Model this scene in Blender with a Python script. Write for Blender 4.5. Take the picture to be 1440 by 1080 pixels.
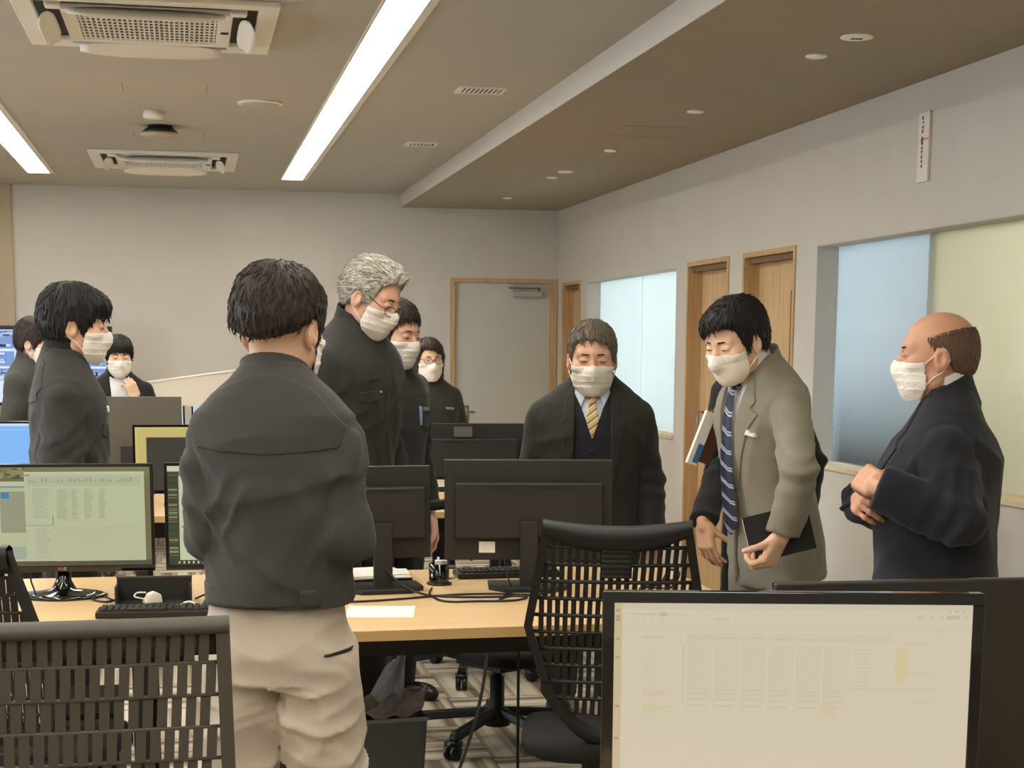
import bpy, bmesh, math, random
import numpy as np
from mathutils import Vector, Matrix

# ------------------------------------------------------------------ scene, camera, light
for o in list(bpy.data.objects):
    bpy.data.objects.remove(o)
scn = bpy.context.scene
COL = scn.collection
rad = math.radians

cam_d = bpy.data.cameras.new('camera')
cam = bpy.data.objects.new('camera', cam_d)
COL.objects.link(cam)
YAW, PITCH, ROLL = 0.204237, 0.1465636, 0.0060967
fw = Vector((math.sin(YAW) * math.cos(PITCH), math.cos(YAW) * math.cos(PITCH), -math.sin(PITCH)))
r0 = Vector((math.cos(YAW), -math.sin(YAW), 0))
u0 = r0.cross(fw)
rt = r0 * math.cos(ROLL) + u0 * math.sin(ROLL)
up = -r0 * math.sin(ROLL) + u0 * math.cos(ROLL)
mw = Matrix.Identity(4)
for i in range(3):
    mw[i][0] = rt[i]; mw[i][1] = up[i]; mw[i][2] = -fw[i]
mw[0][3], mw[1][3], mw[2][3] = 0.0, 0.0, 1.5
cam.matrix_world = mw
cam_d.sensor_width = 36.0
cam_d.lens = 2200.0 / 1440.0 * 36.0
cam_d.shift_y = (811.3 - 540.0) / 1440.0
cam_d.clip_start = 0.05
scn.camera = cam

world = bpy.data.worlds.new('world')
scn.world = world
world.use_nodes = True
world.node_tree.nodes['Background'].inputs[0].default_value = (0.75, 0.85, 1.0, 1)
world.node_tree.nodes['Background'].inputs[1].default_value = 0.6

scn.view_settings.view_transform = 'Standard'
scn.view_settings.look = 'None'
scn.view_settings.gamma = 1.0
scn.view_settings.exposure = 0.1
scn.view_settings.use_curve_mapping = False

STRIP_EMIT = 22.5          # ceiling strip luminaires
ROOM_DAYLIGHT = 75.0       # daylight lamps inside the rooms behind the frosted panes
SIDE_DAYLIGHT = 1100.0       # daylight through the window band of the left wall

# room dimensions
XR, XL, YB, YF = 3.07, -5.2, 13.0, -3.5
CEIL, SOFF, XS = 2.722, 2.616, 1.747
DESK = 0.72

# ------------------------------------------------------------------ materials
def lin(c):
    out = []
    for v in c[:3]:
        v = v / 255.0
        out.append(v / 12.92 if v <= 0.04045 else ((v + 0.055) / 1.055) ** 2.4)
    return (out[0], out[1], out[2], 1.0)

MATS = {}
def mat(name, col, rough=0.6, metal=0.0, bump=0.0, bscale=200.0, var=0.0, vscale=6.0, stretch=(1, 1, 1), spec=0.5, coat=0.0, emit=0.0, coord='Object', sheen=0.0):
    if name in MATS:
        return MATS[name]
    m = bpy.data.materials.new(name)
    m.use_nodes = True
    nt = m.node_tree
    b = nt.nodes['Principled BSDF']
    c = lin(col)
    b.inputs['Base Color'].default_value = c
    b.inputs['Roughness'].default_value = rough
    b.inputs['Metallic'].default_value = metal
    b.inputs['Specular IOR Level'].default_value = spec
    if coat: b.inputs['Coat Weight'].default_value = coat
    if sheen: b.inputs['Sheen Weight'].default_value = sheen
    if emit:
        b.inputs['Emission Color'].default_value = c
        b.inputs['Emission Strength'].default_value = emit
    if bump or var:
        tc = nt.nodes.new('ShaderNodeTexCoord')
        mp = nt.nodes.new('ShaderNodeMapping')
        mp.inputs['Scale'].default_value = stretch
        nt.links.new(tc.outputs[coord], mp.inputs[0])
        if var:
            n = nt.nodes.new('ShaderNodeTexNoise')
            n.inputs['Scale'].default_value = vscale
            n.inputs['Detail'].default_value = 4
            nt.links.new(mp.outputs[0], n.inputs['Vector'])
            r = nt.nodes.new('ShaderNodeMapRange')
            r.inputs['From Min'].default_value = 0.3; r.inputs['From Max'].default_value = 0.7
            r.inputs['To Min'].default_value = 1 - var; r.inputs['To Max'].default_value = 1 + var
            nt.links.new(n.outputs['Fac'], r.inputs['Value'])
            mx = nt.nodes.new('ShaderNodeMix'); mx.data_type = 'RGBA'; mx.blend_type = 'MULTIPLY'
            mx.inputs['Factor'].default_value = 1.0
            mx.inputs['A'].default_value = c
            nt.links.new(r.outputs['Result'], mx.inputs['B'])
            nt.links.new(mx.outputs['Result'], b.inputs['Base Color'])
        if bump:
            n2 = nt.nodes.new('ShaderNodeTexNoise')
            n2.inputs['Scale'].default_value = bscale
            n2.inputs['Detail'].default_value = 3
            nt.links.new(mp.outputs[0], n2.inputs['Vector'])
            bp = nt.nodes.new('ShaderNodeBump')
            bp.inputs['Strength'].default_value = bump
            bp.inputs['Distance'].default_value = 0.002
            nt.links.new(n2.outputs['Fac'], bp.inputs['Height'])
            nt.links.new(bp.outputs[0], b.inputs['Normal'])
    MATS[name] = m
    return m

def node_mat(name):
    m = bpy.data.materials.new(name); m.use_nodes = True
    MATS[name] = m
    return m, m.node_tree, m.node_tree.nodes['Principled BSDF']

def wood_mat(name, c1, c2, scale, axis_stretch, rough=0.45, plank=0.0):
    m, nt, b = node_mat(name)
    tc = nt.nodes.new('ShaderNodeTexCoord'); mp = nt.nodes.new('ShaderNodeMapping')
    mp.inputs['Scale'].default_value = axis_stretch
    nt.links.new(tc.outputs['Object'], mp.inputs[0])
    n = nt.nodes.new('ShaderNodeTexNoise'); n.inputs['Scale'].default_value = scale; n.inputs['Detail'].default_value = 5
    n.inputs['Roughness'].default_value = 0.6
    nt.links.new(mp.outputs[0], n.inputs['Vector'])
    cr = nt.nodes.new('ShaderNodeValToRGB')
    cr.color_ramp.elements[0].position = 0.35; cr.color_ramp.elements[0].color = lin(c1)
    cr.color_ramp.elements[1].position = 0.65; cr.color_ramp.elements[1].color = lin(c2)
    nt.links.new(n.outputs['Fac'], cr.inputs[0])
    nt.links.new(cr.outputs[0], b.inputs['Base Color'])
    b.inputs['Roughness'].default_value = rough
    return m

def stripe_mat(name, stops, scale, direction, rough=0.5, wave_off=0.0):
    """repeating diagonal stripes; stops = [(pos, colour)] over one period, direction = weights of x,y,z"""
    m, nt, b = node_mat(name)
    tc = nt.nodes.new('ShaderNodeTexCoord')
    dt = nt.nodes.new('ShaderNodeVectorMath'); dt.operation = 'DOT_PRODUCT'
    dt.inputs[1].default_value = direction
    nt.links.new(tc.outputs['Object'], dt.inputs[0])
    mu = nt.nodes.new('ShaderNodeMath'); mu.operation = 'MULTIPLY'; mu.inputs[1].default_value = scale
    nt.links.new(dt.outputs['Value'], mu.inputs[0])
    fr = nt.nodes.new('ShaderNodeMath'); fr.operation = 'FRACT'
    nt.links.new(mu.outputs[0], fr.inputs[0])
    cr = nt.nodes.new('ShaderNodeValToRGB'); cr.color_ramp.interpolation = 'CONSTANT'
    for i, (p, c) in enumerate(stops):
        e = cr.color_ramp.elements[i] if i < 2 else cr.color_ramp.elements.new(p)
        e.position = p; e.color = lin(c)
    nt.links.new(fr.outputs[0], cr.inputs[0])
    nt.links.new(cr.outputs[0], b.inputs['Base Color'])
    b.inputs['Roughness'].default_value = rough
    return m

def emit_mat(name, col, strength):
    if name in MATS: return MATS[name]
    m = bpy.data.materials.new(name); m.use_nodes = True
    nt = m.node_tree; nt.nodes.clear()
    o = nt.nodes.new('ShaderNodeOutputMaterial'); e = nt.nodes.new('ShaderNodeEmission')
    e.inputs[0].default_value = lin(col); e.inputs[1].default_value = strength
    nt.links.new(e.outputs[0], o.inputs[0])
    MATS[name] = m
    return m

def screen_mat(name, strength, gloss=0.25):
    """display: picture colours come from the face colours of the screen mesh"""
    m, nt, b = node_mat(name)
    a = nt.nodes.new('ShaderNodeVertexColor'); a.layer_name = 'Col'
    b.inputs['Base Color'].default_value = (0.01, 0.01, 0.012, 1)
    b.inputs['Roughness'].default_value = gloss
    nt.links.new(a.outputs[0], b.inputs['Emission Color'])
    b.inputs['Emission Strength'].default_value = strength
    return m

# ------------------------------------------------------------------ mesh helpers
class MB:
    def __init__(s): s.v = []; s.f = []; s.c = []
    def add(s, vs, fs):
        n = len(s.v); s.v += [tuple(map(float, p)) for p in vs]; s.f += [tuple(n + i for i in f) for f in fs]; return s
    def box(s, c, d, R=None, taper=None):
        hx, hy, hz = d[0] / 2, d[1] / 2, d[2] / 2
        vs = [Vector((sx * hx, sy * hy, sz * hz)) for sz in (-1, 1) for sy in (-1, 1) for sx in (-1, 1)]
        if taper:
            for i in range(4, 8): vs[i].x *= taper[0]; vs[i].y *= taper[1]
        if R is not None: vs = [R @ p for p in vs]
        c = Vector(c)
        return s.add([p + c for p in vs], [(0, 2, 3, 1), (4, 5, 7, 6), (0, 1, 5, 4), (2, 6, 7, 3), (0, 4, 6, 2), (1, 3, 7, 5)])
    def b2(s, a, b):
        return s.box([(a[i] + b[i]) / 2 for i in range(3)], [abs(b[i] - a[i]) for i in range(3)])
    def tube(s, pts, r, n=8, cap=True):
        pts = [Vector(p) for p in pts]
        rs = r if isinstance(r, (list, tuple)) else [r] * len(pts)
        t0 = (pts[1] - pts[0]).normalized()
        ref = Vector((0, 0, 1)) if abs(t0.z) < 0.9 else Vector((1, 0, 0))
        nv = t0.cross(ref).normalized()
        vs = []; fs = []
        for i, p in enumerate(pts):
            t = (pts[min(i + 1, len(pts) - 1)] - pts[max(i - 1, 0)])
            t = t.normalized() if t.length > 1e-9 else t0
            nv = (nv - t * nv.dot(t)).normalized(); bv = t.cross(nv)
            for k in range(n):
                a = 2 * math.pi * k / n
                vs.append(p + (nv * math.cos(a) + bv * math.sin(a)) * rs[i])
        for i in range(len(pts) - 1):
            for k in range(n):
                a = i * n + k; b = i * n + (k + 1) % n
                fs.append((a, b, b + n, a + n))
        if cap:
            fs.append(tuple(range(n - 1, -1, -1))); m = (len(pts) - 1) * n; fs.append(tuple(m + k for k in range(n)))
        return s.add(vs, fs)
    def lathe(s, prof, n=24, c=(0, 0, 0), R=None):
        vs = []; fs = []; c = Vector(c)
        for (r, z) in prof:
            for k in range(n):
                a = 2 * math.pi * k / n
                p = Vector((r * math.cos(a), r * math.sin(a), z))
                if R is not None: p = R @ p
                vs.append(p + c)
        for i in range(len(prof) - 1):
            for k in range(n):
                a = i * n + k; b = i * n + (k + 1) % n
                fs.append((a, b, b + n, a + n))
        if prof[0][0] > 1e-6: fs.append(tuple(range(n - 1, -1, -1)))
        if prof[-1][0] > 1e-6: m = (len(prof) - 1) * n; fs.append(tuple(m + k for k in range(n)))
        return s.add(vs, fs)
    def prism(s, poly, axis, a, b):
        """poly of 2D points extruded along axis (0,1,2) from a to b"""
        n = len(poly)
        def pt(p, t):
            q = [0, 0, 0]; o = [i for i in range(3) if i != axis]
            q[o[0]], q[o[1]], q[axis] = p[0], p[1], t
            return q
        vs = [pt(p, a) for p in poly] + [pt(p, b) for p in poly]
        fs = [tuple(range(n - 1, -1, -1)), tuple(range(n, 2 * n))]
        fs += [(i, (i + 1) % n, (i + 1) % n + n, i + n) for i in range(n)]
        return s.add(vs, fs)
    def grid(s, fn, nu, nv, close_u=False):
        vs = [fn(i / (nu if close_u else nu - 1), j / (nv - 1)) for j in range(nv) for i in range(nu)]
        fs = []
        for j in range(nv - 1):
            for i in range(nu if close_u else nu - 1):
                a = j * nu + i; b = j * nu + (i + 1) % nu
                fs.append((a, b, b + nu, a + nu))
        return s.add(vs, fs)
    def build(s, name, material, parent=None, smooth=False, bevel=0.0, seg=2, solid=0.0, fixn=True):
        me = bpy.data.meshes.new(name)
        me.from_pydata(s.v, [], s.f)
        if fixn:
            bm = bmesh.new(); bm.from_mesh(me); bmesh.ops.recalc_face_normals(bm, faces=bm.faces); bm.to_mesh(me); bm.free()
        if smooth: me.shade_smooth()
        o = bpy.data.objects.new(name, me); COL.objects.link(o)
        if material is not None: me.materials.append(material)
        if parent is not None: o.parent = parent
        if solid:
            md = o.modifiers.new('solid', 'SOLIDIFY'); md.thickness = solid; md.offset = 0
        if bevel:
            md = o.modifiers.new('bevel', 'BEVEL'); md.width = bevel; md.segments = seg; md.limit_method = 'ANGLE'; md.angle_limit = rad(35)
            if not smooth:
                me.shade_smooth(); md.harden_normals = True
        return o

def tag(o, label=None, cat=None, group=None, kind=None):
    if label: o['label'] = label
    if cat: o['category'] = cat
    if group: o['group'] = group
    if kind: o['kind'] = kind
    return o

def thing(name, label, cat, loc=(0, 0, 0), rz=0.0, group=None):
    o = bpy.data.objects.new(name, None); COL.objects.link(o)
    o.empty_display_size = 0.1
    o.location = loc; o.rotation_euler = (0, 0, rad(rz))
    return tag(o, label, cat, group)

def copy_tree(o, parent=None):
    c = o.copy(); COL.objects.link(c); c.parent = parent
    for ch in list(o.children): copy_tree(ch, c)
    return c

def spline(pts, n=8):
    """Catmull-Rom through points"""
    P = [Vector(p) for p in pts]; P = [P[0] * 2 - P[1]] + P + [P[-1] * 2 - P[-2]]
    out = []
    for i in range(1, len(P) - 2):
        for k in range(n):
            t = k / n; a, b, c, d = P[i - 1], P[i], P[i + 1], P[i + 2]
            out.append(0.5 * ((2 * b) + (c - a) * t + (2 * a - 5 * b + 4 * c - d) * t * t + (3 * b - a - 3 * c + d) * t ** 3))
    out.append(P[-2]); return out

# ------------------------------------------------------------------ room shell
M_wall = mat('wallpaper', (205, 199, 187), 0.9, bump=0.25, bscale=260, var=0.02, vscale=3)
M_ceil = mat('ceiling_paint', (184, 180, 171), 0.95, bump=0.1, bscale=300, var=0.015, vscale=2)
M_soff = mat('soffit_brown', (160, 148, 130), 0.9, bump=0.15, bscale=260, var=0.02)
M_fascia = mat('fascia_grey', (200, 194, 184), 0.9)
M_oak = wood_mat('oak_veneer', (196, 160, 112), (214, 182, 138), 6, (9, 9, 0.5), 0.5)
M_oakd = wood_mat('oak_frame', (186, 148, 102), (204, 170, 124), 6, (9, 9, 0.5), 0.5)
M_sill = mat('sill_wood', (220, 200, 165), 0.5)
M_reveal = mat('reveal_grey', (196, 190, 178), 0.85)
M_white = mat('white_plastic', (232, 228, 218), 0.45)
M_whitem = mat('white_paint', (226, 222, 212), 0.6)
M_grey = mat('grey_metal', (150, 148, 142), 0.45, 0.6)
M_black = mat('black_plastic', (26, 25, 23), 0.45)
M_blackm = mat('black_matte', (34, 32, 28), 0.62)
M_gloss = mat('black_gloss', (14, 13, 12), 0.12, coat=0.6)
M_dark = mat('dark_void', (16, 15, 14), 0.8)
M_paper = mat('paper', (240, 236, 224), 0.8)
M_cable = mat('cable_black', (20, 19, 18), 0.5)
M_cableg = mat('cable_grey', (120, 114, 104), 0.5)

def struct(mb, name, m, parent=None, **k):
    o = mb.build(name, m, parent, **k)
    if parent is None: tag(o, kind='structure')
    return o

floor = struct(MB().b2((XL, YF, -0.12), (XR, YB, -0.006)), 'floor', mat('carpet_base', (140, 128, 108), 0.95, bump=0.5, bscale=300, var=0.15, vscale=30))

# carpet tiles with woven stripes, quarter-turned tile by tile
m, nt, b = node_mat('carpet_tile')
tc = nt.nodes.new('ShaderNodeTexCoord'); mp = nt.nodes.new('ShaderNodeMapping'); mp.inputs['Scale'].default_value = (13.0, 0.35, 1)
nt.links.new(tc.outputs['Object'], mp.inputs[0])
n1 = nt.nodes.new('ShaderNodeTexNoise'); n1.inputs['Scale'].default_value = 1.0; n1.inputs['Detail'].default_value = 2
nt.links.new(mp.outputs[0], n1.inputs['Vector'])
cr = nt.nodes.new('ShaderNodeValToRGB')
for i, (p, c) in enumerate([(0.40, (118, 104, 84)), (0.47, (160, 147, 122)), (0.52, (198, 186, 162)), (0.60, (210, 200, 178))]):
    e = cr.color_ramp.elements[i] if i < 2 else cr.color_ramp.elements.new(p)
    e.position = p; e.color = lin(c)
nt.links.new(n1.outputs['Fac'], cr.inputs[0])
n2 = nt.nodes.new('ShaderNodeTexNoise'); n2.inputs['Scale'].default_value = 350
nt.links.new(tc.outputs['Object'], n2.inputs['Vector'])
mx = nt.nodes.new('ShaderNodeMix'); mx.data_type = 'RGBA'; mx.blend_type = 'OVERLAY'; mx.inputs['Factor'].default_value = 0.35
nt.links.new(cr.outputs[0], mx.inputs['A']); nt.links.new(n2.outputs['Fac'], mx.inputs['B'])
nt.links.new(mx.outputs['Result'], b.inputs['Base Color']); b.inputs['Roughness'].default_value = 1.0
bp = nt.nodes.new('ShaderNodeBump'); bp.inputs['Strength'].default_value = 0.6; bp.inputs['Distance'].default_value = 0.003
nt.links.new(n2.outputs['Fac'], bp.inputs['Height']); nt.links.new(bp.outputs[0], b.inputs['Normal'])
tile0 = MB().box((0, 0, -0.003), (0.498, 0.498, 0.006)).build('carpet_tile', m, floor)
k = 0
for i in range(10):
    for j in range(20):
        x = XR - 0.25 - i * 0.5; y = 3.25 + j * 0.5
        t = tile0 if k == 0 else tile0.copy()
        if k: COL.objects.link(t); t.parent = floor
        t.location = (x, y, 0); t.rotation_euler = (0, 0, rad(90 if (i + j) % 2 else 0)); k += 1

ceil = struct(MB().b2((XL, YF, CEIL), (XS, YB, CEIL + 0.1)), 'ceiling', M_ceil)
soff = struct(MB().b2((XS, YF, SOFF), (XR + 0.14, YB, SOFF + 0.1)).b2((XS + 0.004, YF, SOFF + 0.1), (XR, YB, CEIL + 0.1)), 'ceiling', M_soff)
struct(MB().b2((XS - 0.006, YF, SOFF - 0.002), (XS - 0.0005, YB - 0.001, CEIL - 0.001)), 'trim_1', M_fascia)
# access hatch line in the lowered ceiling
h = MB()
for a, c in (((2.23, 7.94), (2.62, 7.95)), ((2.23, 8.32), (2.62, 8.33)), ((2.23, 7.94), (2.24, 8.33)), ((2.61, 7.94), (2.62, 8.33))):
    h.b2((a[0], a[1], SOFF - 0.002), (c[0], c[1], SOFF))
h.build('hatch_edge', M_soff, soff)
# hairline joints in the main ceiling
jm = mat('joint_line', (150, 142, 126), 0.9)
for (x, y) in ((-0.27, 8.0), (0.13, 8.0), (-0.27, 9.75), (0.13, 9.75)):
    MB().b2((x - 0.002, y - 0.13, CEIL - 0.0015), (x + 0.002, y + 0.13, CEIL)).build('joint', jm, ceil)

# right wall with its openings
WX = XR + 0.14
openings = [(3.2, 7.425, 0.92, 2.0), (7.695, 8.475, 0.0, 2.02), (8.71, 9.478, 0.0, 2.02), (9.715, 12.02, 0.92, 2.0), (12.21, 12.81, 0.0, 2.02)]
wb = MB(); y = YF
for (a, c, z0, z1) in openings:
    wb.b2((XR, y, 0), (WX, a, SOFF))
    if z0 > 0: wb.b2((XR, a, 0), (WX, c, z0))
    wb.b2((XR, a, z1), (WX, c, SOFF)); y = c
wb.b2((XR, y, 0), (WX, YB, SOFF))
struct(wb, 'wall_right', M_wall)
# back wall with door opening
DX0, DX1, DZ = 2.155, 3.062, 2.055
struct(MB().b2((XL, YB, 0), (DX0, YB + 0.14, CEIL)).b2((DX0, YB, DZ), (XR + 0.14, YB + 0.14, CEIL)).b2((DX1, YB, 0), (XR + 0.14, YB + 0.14, DZ)), 'wall_back', M_wall)
struct(MB().b2((-2.6, YB - 0.03, 0), (-1.307, YB, CEIL)), 'trim_2', mat('tan_panel', (182, 166, 138), 0.8, var=0.02))
# left wall with a long window band, front wall behind the camera
struct(MB().b2((XL - 0.14, YF, 0), (XL, YB, 0.9)).b2((XL - 0.14, YF, 2.2), (XL, YB, CEIL)).b2((XL - 0.14, YF, 0.9), (XL, 1.0, 2.2)).b2((XL - 0.14, 11.0, 0.9), (XL, YB, 2.2)), 'wall_left', M_wall)
struct(MB().b2((XL, YF - 0.14, 0), (XR, YF, CEIL)), 'wall_front', M_wall)
wl = MB()
for i in range(6):
    wl.b2((XL - 0.1, 1.0 + i * 2 - 0.03, 0.9), (XL - 0.04, 1.0 + i * 2 + 0.03, 2.2))
wl.b2((XL - 0.1, 1.0, 0.9), (XL - 0.04, 11.0, 0.95)).b2((XL - 0.1, 1.0, 2.15), (XL - 0.04, 11.0, 2.2))
struct(wl, 'window_4', M_grey)
sd = bpy.data.lights.new('daylight', 'AREA'); sd.shape = 'RECTANGLE'; sd.size = 10.0; sd.size_y = 1.3; sd.energy = SIDE_DAYLIGHT; sd.color = (0.72, 0.86, 1.0)
so = bpy.data.objects.new('daylight', sd); COL.objects.link(so); so.location = (XL - 0.3, 6.0, 1.55); so.rotation_euler = (0, rad(-90), 0)

# rooms behind the right wall
M_rwall = mat('room_wall', (222, 222, 218), 0.9)
def back_room(y0, y1, name, col, energy, zc=1.6, depth=2.4, top=False):
    x0, x1 = WX, WX + depth
    struct(MB().b2((x0, y0, -0.1), (x1, y1, -0.001)), 'floor', M_rwall)
    struct(MB().b2((x0, y0, SOFF), (x1, y1, SOFF + 0.1)), 'ceiling', M_rwall)
    struct(MB().b2((x1, y0, 0), (x1 + 0.1, y1, SOFF)), 'wall_' + name + '_outer', M_rwall)
    struct(MB().b2((x0, y0 - 0.04, 0), (x1, y0, SOFF)), 'wall_' + name + '_near', M_rwall)
    struct(MB().b2((x0, y1, 0), (x1, y1 + 0.04, SOFF)), 'wall_' + name + '_far', M_rwall)
    ld = bpy.data.lights.new('room_daylight', 'AREA'); ld.shape = 'RECTANGLE'; ld.energy = energy; ld.color = col
    lo = bpy.data.objects.new('room_daylight', ld); COL.objects.link(lo)
    if top:
        ld.size = 1.2; ld.size_y = (y1 - y0) * 0.7; lo.location = (x0 + 1.1, (y0 + y1) / 2, SOFF - 0.05)
    else:
        ld.size = 0.9; ld.size_y = (y1 - y0) * 0.8; lo.location = (x1 - 0.05, (y0 + y1) / 2, 1.95); lo.rotation_euler = (0, rad(90), 0)
back_room(6.44, 8.58, 'meeting_room', (0.80, 0.92, 1.0), ROOM_DAYLIGHT)
back_room(2.6, 6.36, 'side_office', (1.0, 0.99, 0.90), ROOM_DAYLIGHT * 1.15, top=True)
back_room(9.60, 12.1, 'far_room', (0.86, 0.96, 1.0), ROOM_DAYLIGHT * 1.8)

def film_glass(name, c_film, clear_lo, z0, z1):
    """glass with a graduated frosting film: dense above, thinning out towards the sill"""
    m = bpy.data.materials.new(name); m.use_nodes = True; nt = m.node_tree; nt.nodes.clear()
    out = nt.nodes.new('ShaderNodeOutputMaterial')
    tl = nt.nodes.new('ShaderNodeBsdfTranslucent'); tl.inputs[0].default_value = lin(c_film)
    df = nt.nodes.new('ShaderNodeBsdfDiffuse'); df.inputs[0].default_value = lin(c_film)
    tr = nt.nodes.new('ShaderNodeBsdfTransparent'); tr.inputs[0].default_value = (0.82, 0.88, 0.9, 1)
    gl = nt.nodes.new('ShaderNodeBsdfGlossy'); gl.inputs['Roughness'].default_value = 0.06
    m1 = nt.nodes.new('ShaderNodeMixShader'); m1.inputs[0].default_value = 0.22
    nt.links.new(tl.outputs[0], m1.inputs[1]); nt.links.new(df.outputs[0], m1.inputs[2])
    tc = nt.nodes.new('ShaderNodeTexCoord'); sp = nt.nodes.new('ShaderNodeSeparateXYZ')
    nt.links.new(tc.outputs['Object'], sp.inputs[0])
    mr = nt.nodes.new('ShaderNodeMapRange'); mr.inputs['From Min'].default_value = z0; mr.inputs['From Max'].default_value = z1
    mr.inputs['To Min'].default_value = clear_lo; mr.inputs['To Max'].default_value = 0.02
    nt.links.new(sp.outputs['Z'], mr.inputs['Value'])
    m2 = nt.nodes.new('ShaderNodeMixShader'); nt.links.new(mr.outputs[0], m2.inputs[0])
    nt.links.new(m1.outputs[0], m2.inputs[1]); nt.links.new(tr.outputs[0], m2.inputs[2])
    fr = nt.nodes.new('ShaderNodeFresnel'); fr.inputs[0].default_value = 1.45
    m3 = nt.nodes.new('ShaderNodeMixShader'); nt.links.new(fr.outputs[0], m3.inputs[0])
    nt.links.new(m2.outputs[0], m3.inputs[1]); nt.links.new(gl.outputs[0], m3.inputs[2])
    nt.links.new(m3.outputs[0], out.inputs[0])
    return m
G_a = film_glass('film_glass_blue', (226, 234, 238), 0.92, 0.95, 1.60)
G_b = film_glass('film_glass_cream', (238, 237, 222), 0.25, 0.92, 1.4)
G_c = film_glass('film_glass_far', (232, 238, 240), 0.2, 0.92, 1.3)

def window(idx, y0, y1, z0, z1, panes):
    o = struct(MB().b2((XR + 0.001, y1 - 0.004, z0), (WX, y1 - 0.0005, z1)).b2((XR + 0.001, y0 + 0.0005, z0), (WX, y0 + 0.004, z1)).b2((XR + 0.001, y0, z1 - 0.004), (WX, y1, z1 - 0.0005)), 'window_%d' % idx, M_reveal)
    MB().b2((XR - 0.012, y0 - 0.0, z0 - 0.012), (WX, y1, z0 + 0.012)).build('sill', M_sill, o, bevel=0.003)
    for (a, c, g) in panes:
        MB().b2((XR + 0.112, a, z0 + 0.012), (XR + 0.120, c, z1 - 0.004)).build('pane', g, o)
    return o
window(1, 3.2, 7.425, 0.92, 2.0, [(6.44, 7.42, G_a), (3.2, 6.43, G_b)])
window(2, 9.715, 12.02, 0.92, 2.0, [(10.86, 12.015, G_c), (9.72, 10.85, G_c)])
# cabinet at the back of the meeting room, seen through the thin lower part of the film
mat('slate', (70, 82, 98), 0.6)
t = thing('cabinet', 'tall slate-blue cabinet dimly seen at the back of the room behind the frosted pane', 'cabinet', (5.3, 7.5, 0))
MB().b2((-0.25, -1.0, 0.05), (0.25, 1.0, 1.25)).build('body', MATS['slate'], t, bevel=0.004)
MB().b2((-0.23, -0.98, 0.0), (0.23, 0.98, 0.05)).build('plinth', M_dark, t)
for i in range(4): MB().b2((-0.27, -0.99 + i * 0.495, 0.07), (-0.252, -0.51 + i * 0.495, 1.23)).build('door', MATS['slate'], t, bevel=0.003)

def wall_door(idx, y0, y1, zt, lit=False):
    d = struct(MB().b2((XR - 0.008, y1 - 0.028, 0), (WX, y1, zt)).b2((XR - 0.008, y0, 0), (WX, y0 + 0.028, zt)).b2((XR - 0.008, y0 + 0.028, zt - 0.028), (WX, y1 - 0.028, zt)), 'door_%d' % idx, M_oakd)
    leaf = MB().b2((XR + 0.085, y0 + 0.028, 0.01), (XR + 0.12, y1 - 0.028, zt - 0.028)).build('leaf', M_oak, d)
    ys = y0 + 0.028 + (y1 - y0 - 0.056) * 0.30
    MB().b2((XR + 0.079, ys - 0.016, 0.35), (XR + 0.086, ys + 0.016, zt - 0.22)).build('vision_slit', M_gloss if not lit else mat('slit_lit_tone', (214, 190, 150), 0.2), d)  # lit slit: light through the glass is painted as a pale tan colour
    MB().b2((XR + 0.02, y0 + 0.028, zt - 0.06), (XR + 0.085, y1 - 0.028, zt - 0.03)).build('head_rail', mat('rail_brown', (120, 92, 66), 0.6), d)
    MB().tube([(XR + 0.085, y1 - 0.12, 0.92), (XR + 0.045, y1 - 0.12, 0.92), (XR + 0.045, y1 - 0.12, 1.10), (XR + 0.085, y1 - 0.12, 1.10)], 0.008).build('pull_handle', M_grey, d, smooth=True)
    return d
wall_door(1, 8.71, 9.478, 2.02); wall_door(2, 7.695, 8.475, 2.02); wall_door(3, 12.21, 12.81, 2.02, True)
# grey steel door in the back wall
M_steel = mat('door_grey', (196, 194, 182), 0.6, var=0.015, vscale=4)
d = struct(MB().b2((DX0, YB - 0.012, 0), (DX0 + 0.035, YB + 0.14, DZ)).b2((DX1 - 0.05, YB - 0.012, 0), (DX1, YB + 0.14, DZ)).b2((DX0 + 0.035, YB - 0.012, DZ - 0.035), (DX1 - 0.05, YB + 0.14, DZ)), 'door_4', M_oakd)
MB().b2((DX0 + 0.036, YB + 0.03, 0.01), (DX1 - 0.051, YB + 0.07, DZ - 0.036)).build('leaf', M_steel, d)
MB().b2((2.69, YB - 0.03, 1.905), (2.93, YB + 0.03, 1.955)).build('closer_body', mat('closer_grey', (178, 174, 164), 0.5, 0.3), d, bevel=0.006)
MB().b2((2.65, YB - 0.022, 1.972), (2.92, YB - 0.008, 1.985)).b2((2.90, YB - 0.02, 1.955), (2.915, YB, 1.985)).build('closer_arm', mat('closer_arm', (110, 104, 96), 0.5, 0.4), d)
MB().lathe([(0.02, 0), (0.024, 0.004), (0.024, 0.012), (0.008, 0.016)], 20, (2.235, YB + 0.03, 1.04), Matrix.Rotation(rad(90), 3, 'X')).build('deadbolt', M_grey, d, smooth=True)
MB().lathe([(0.024, 0), (0.024, 0.008), (0.012, 0.012), (0.012, 0.05)], 20, (2.245, YB + 0.03, 0.95), Matrix.Rotation(rad(90), 3, 'X')).tube([(2.245, YB - 0.02, 0.95), (2.36, YB - 0.02, 0.95)], 0.009).build('lever_handle', M_grey, d, smooth=True)
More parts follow.
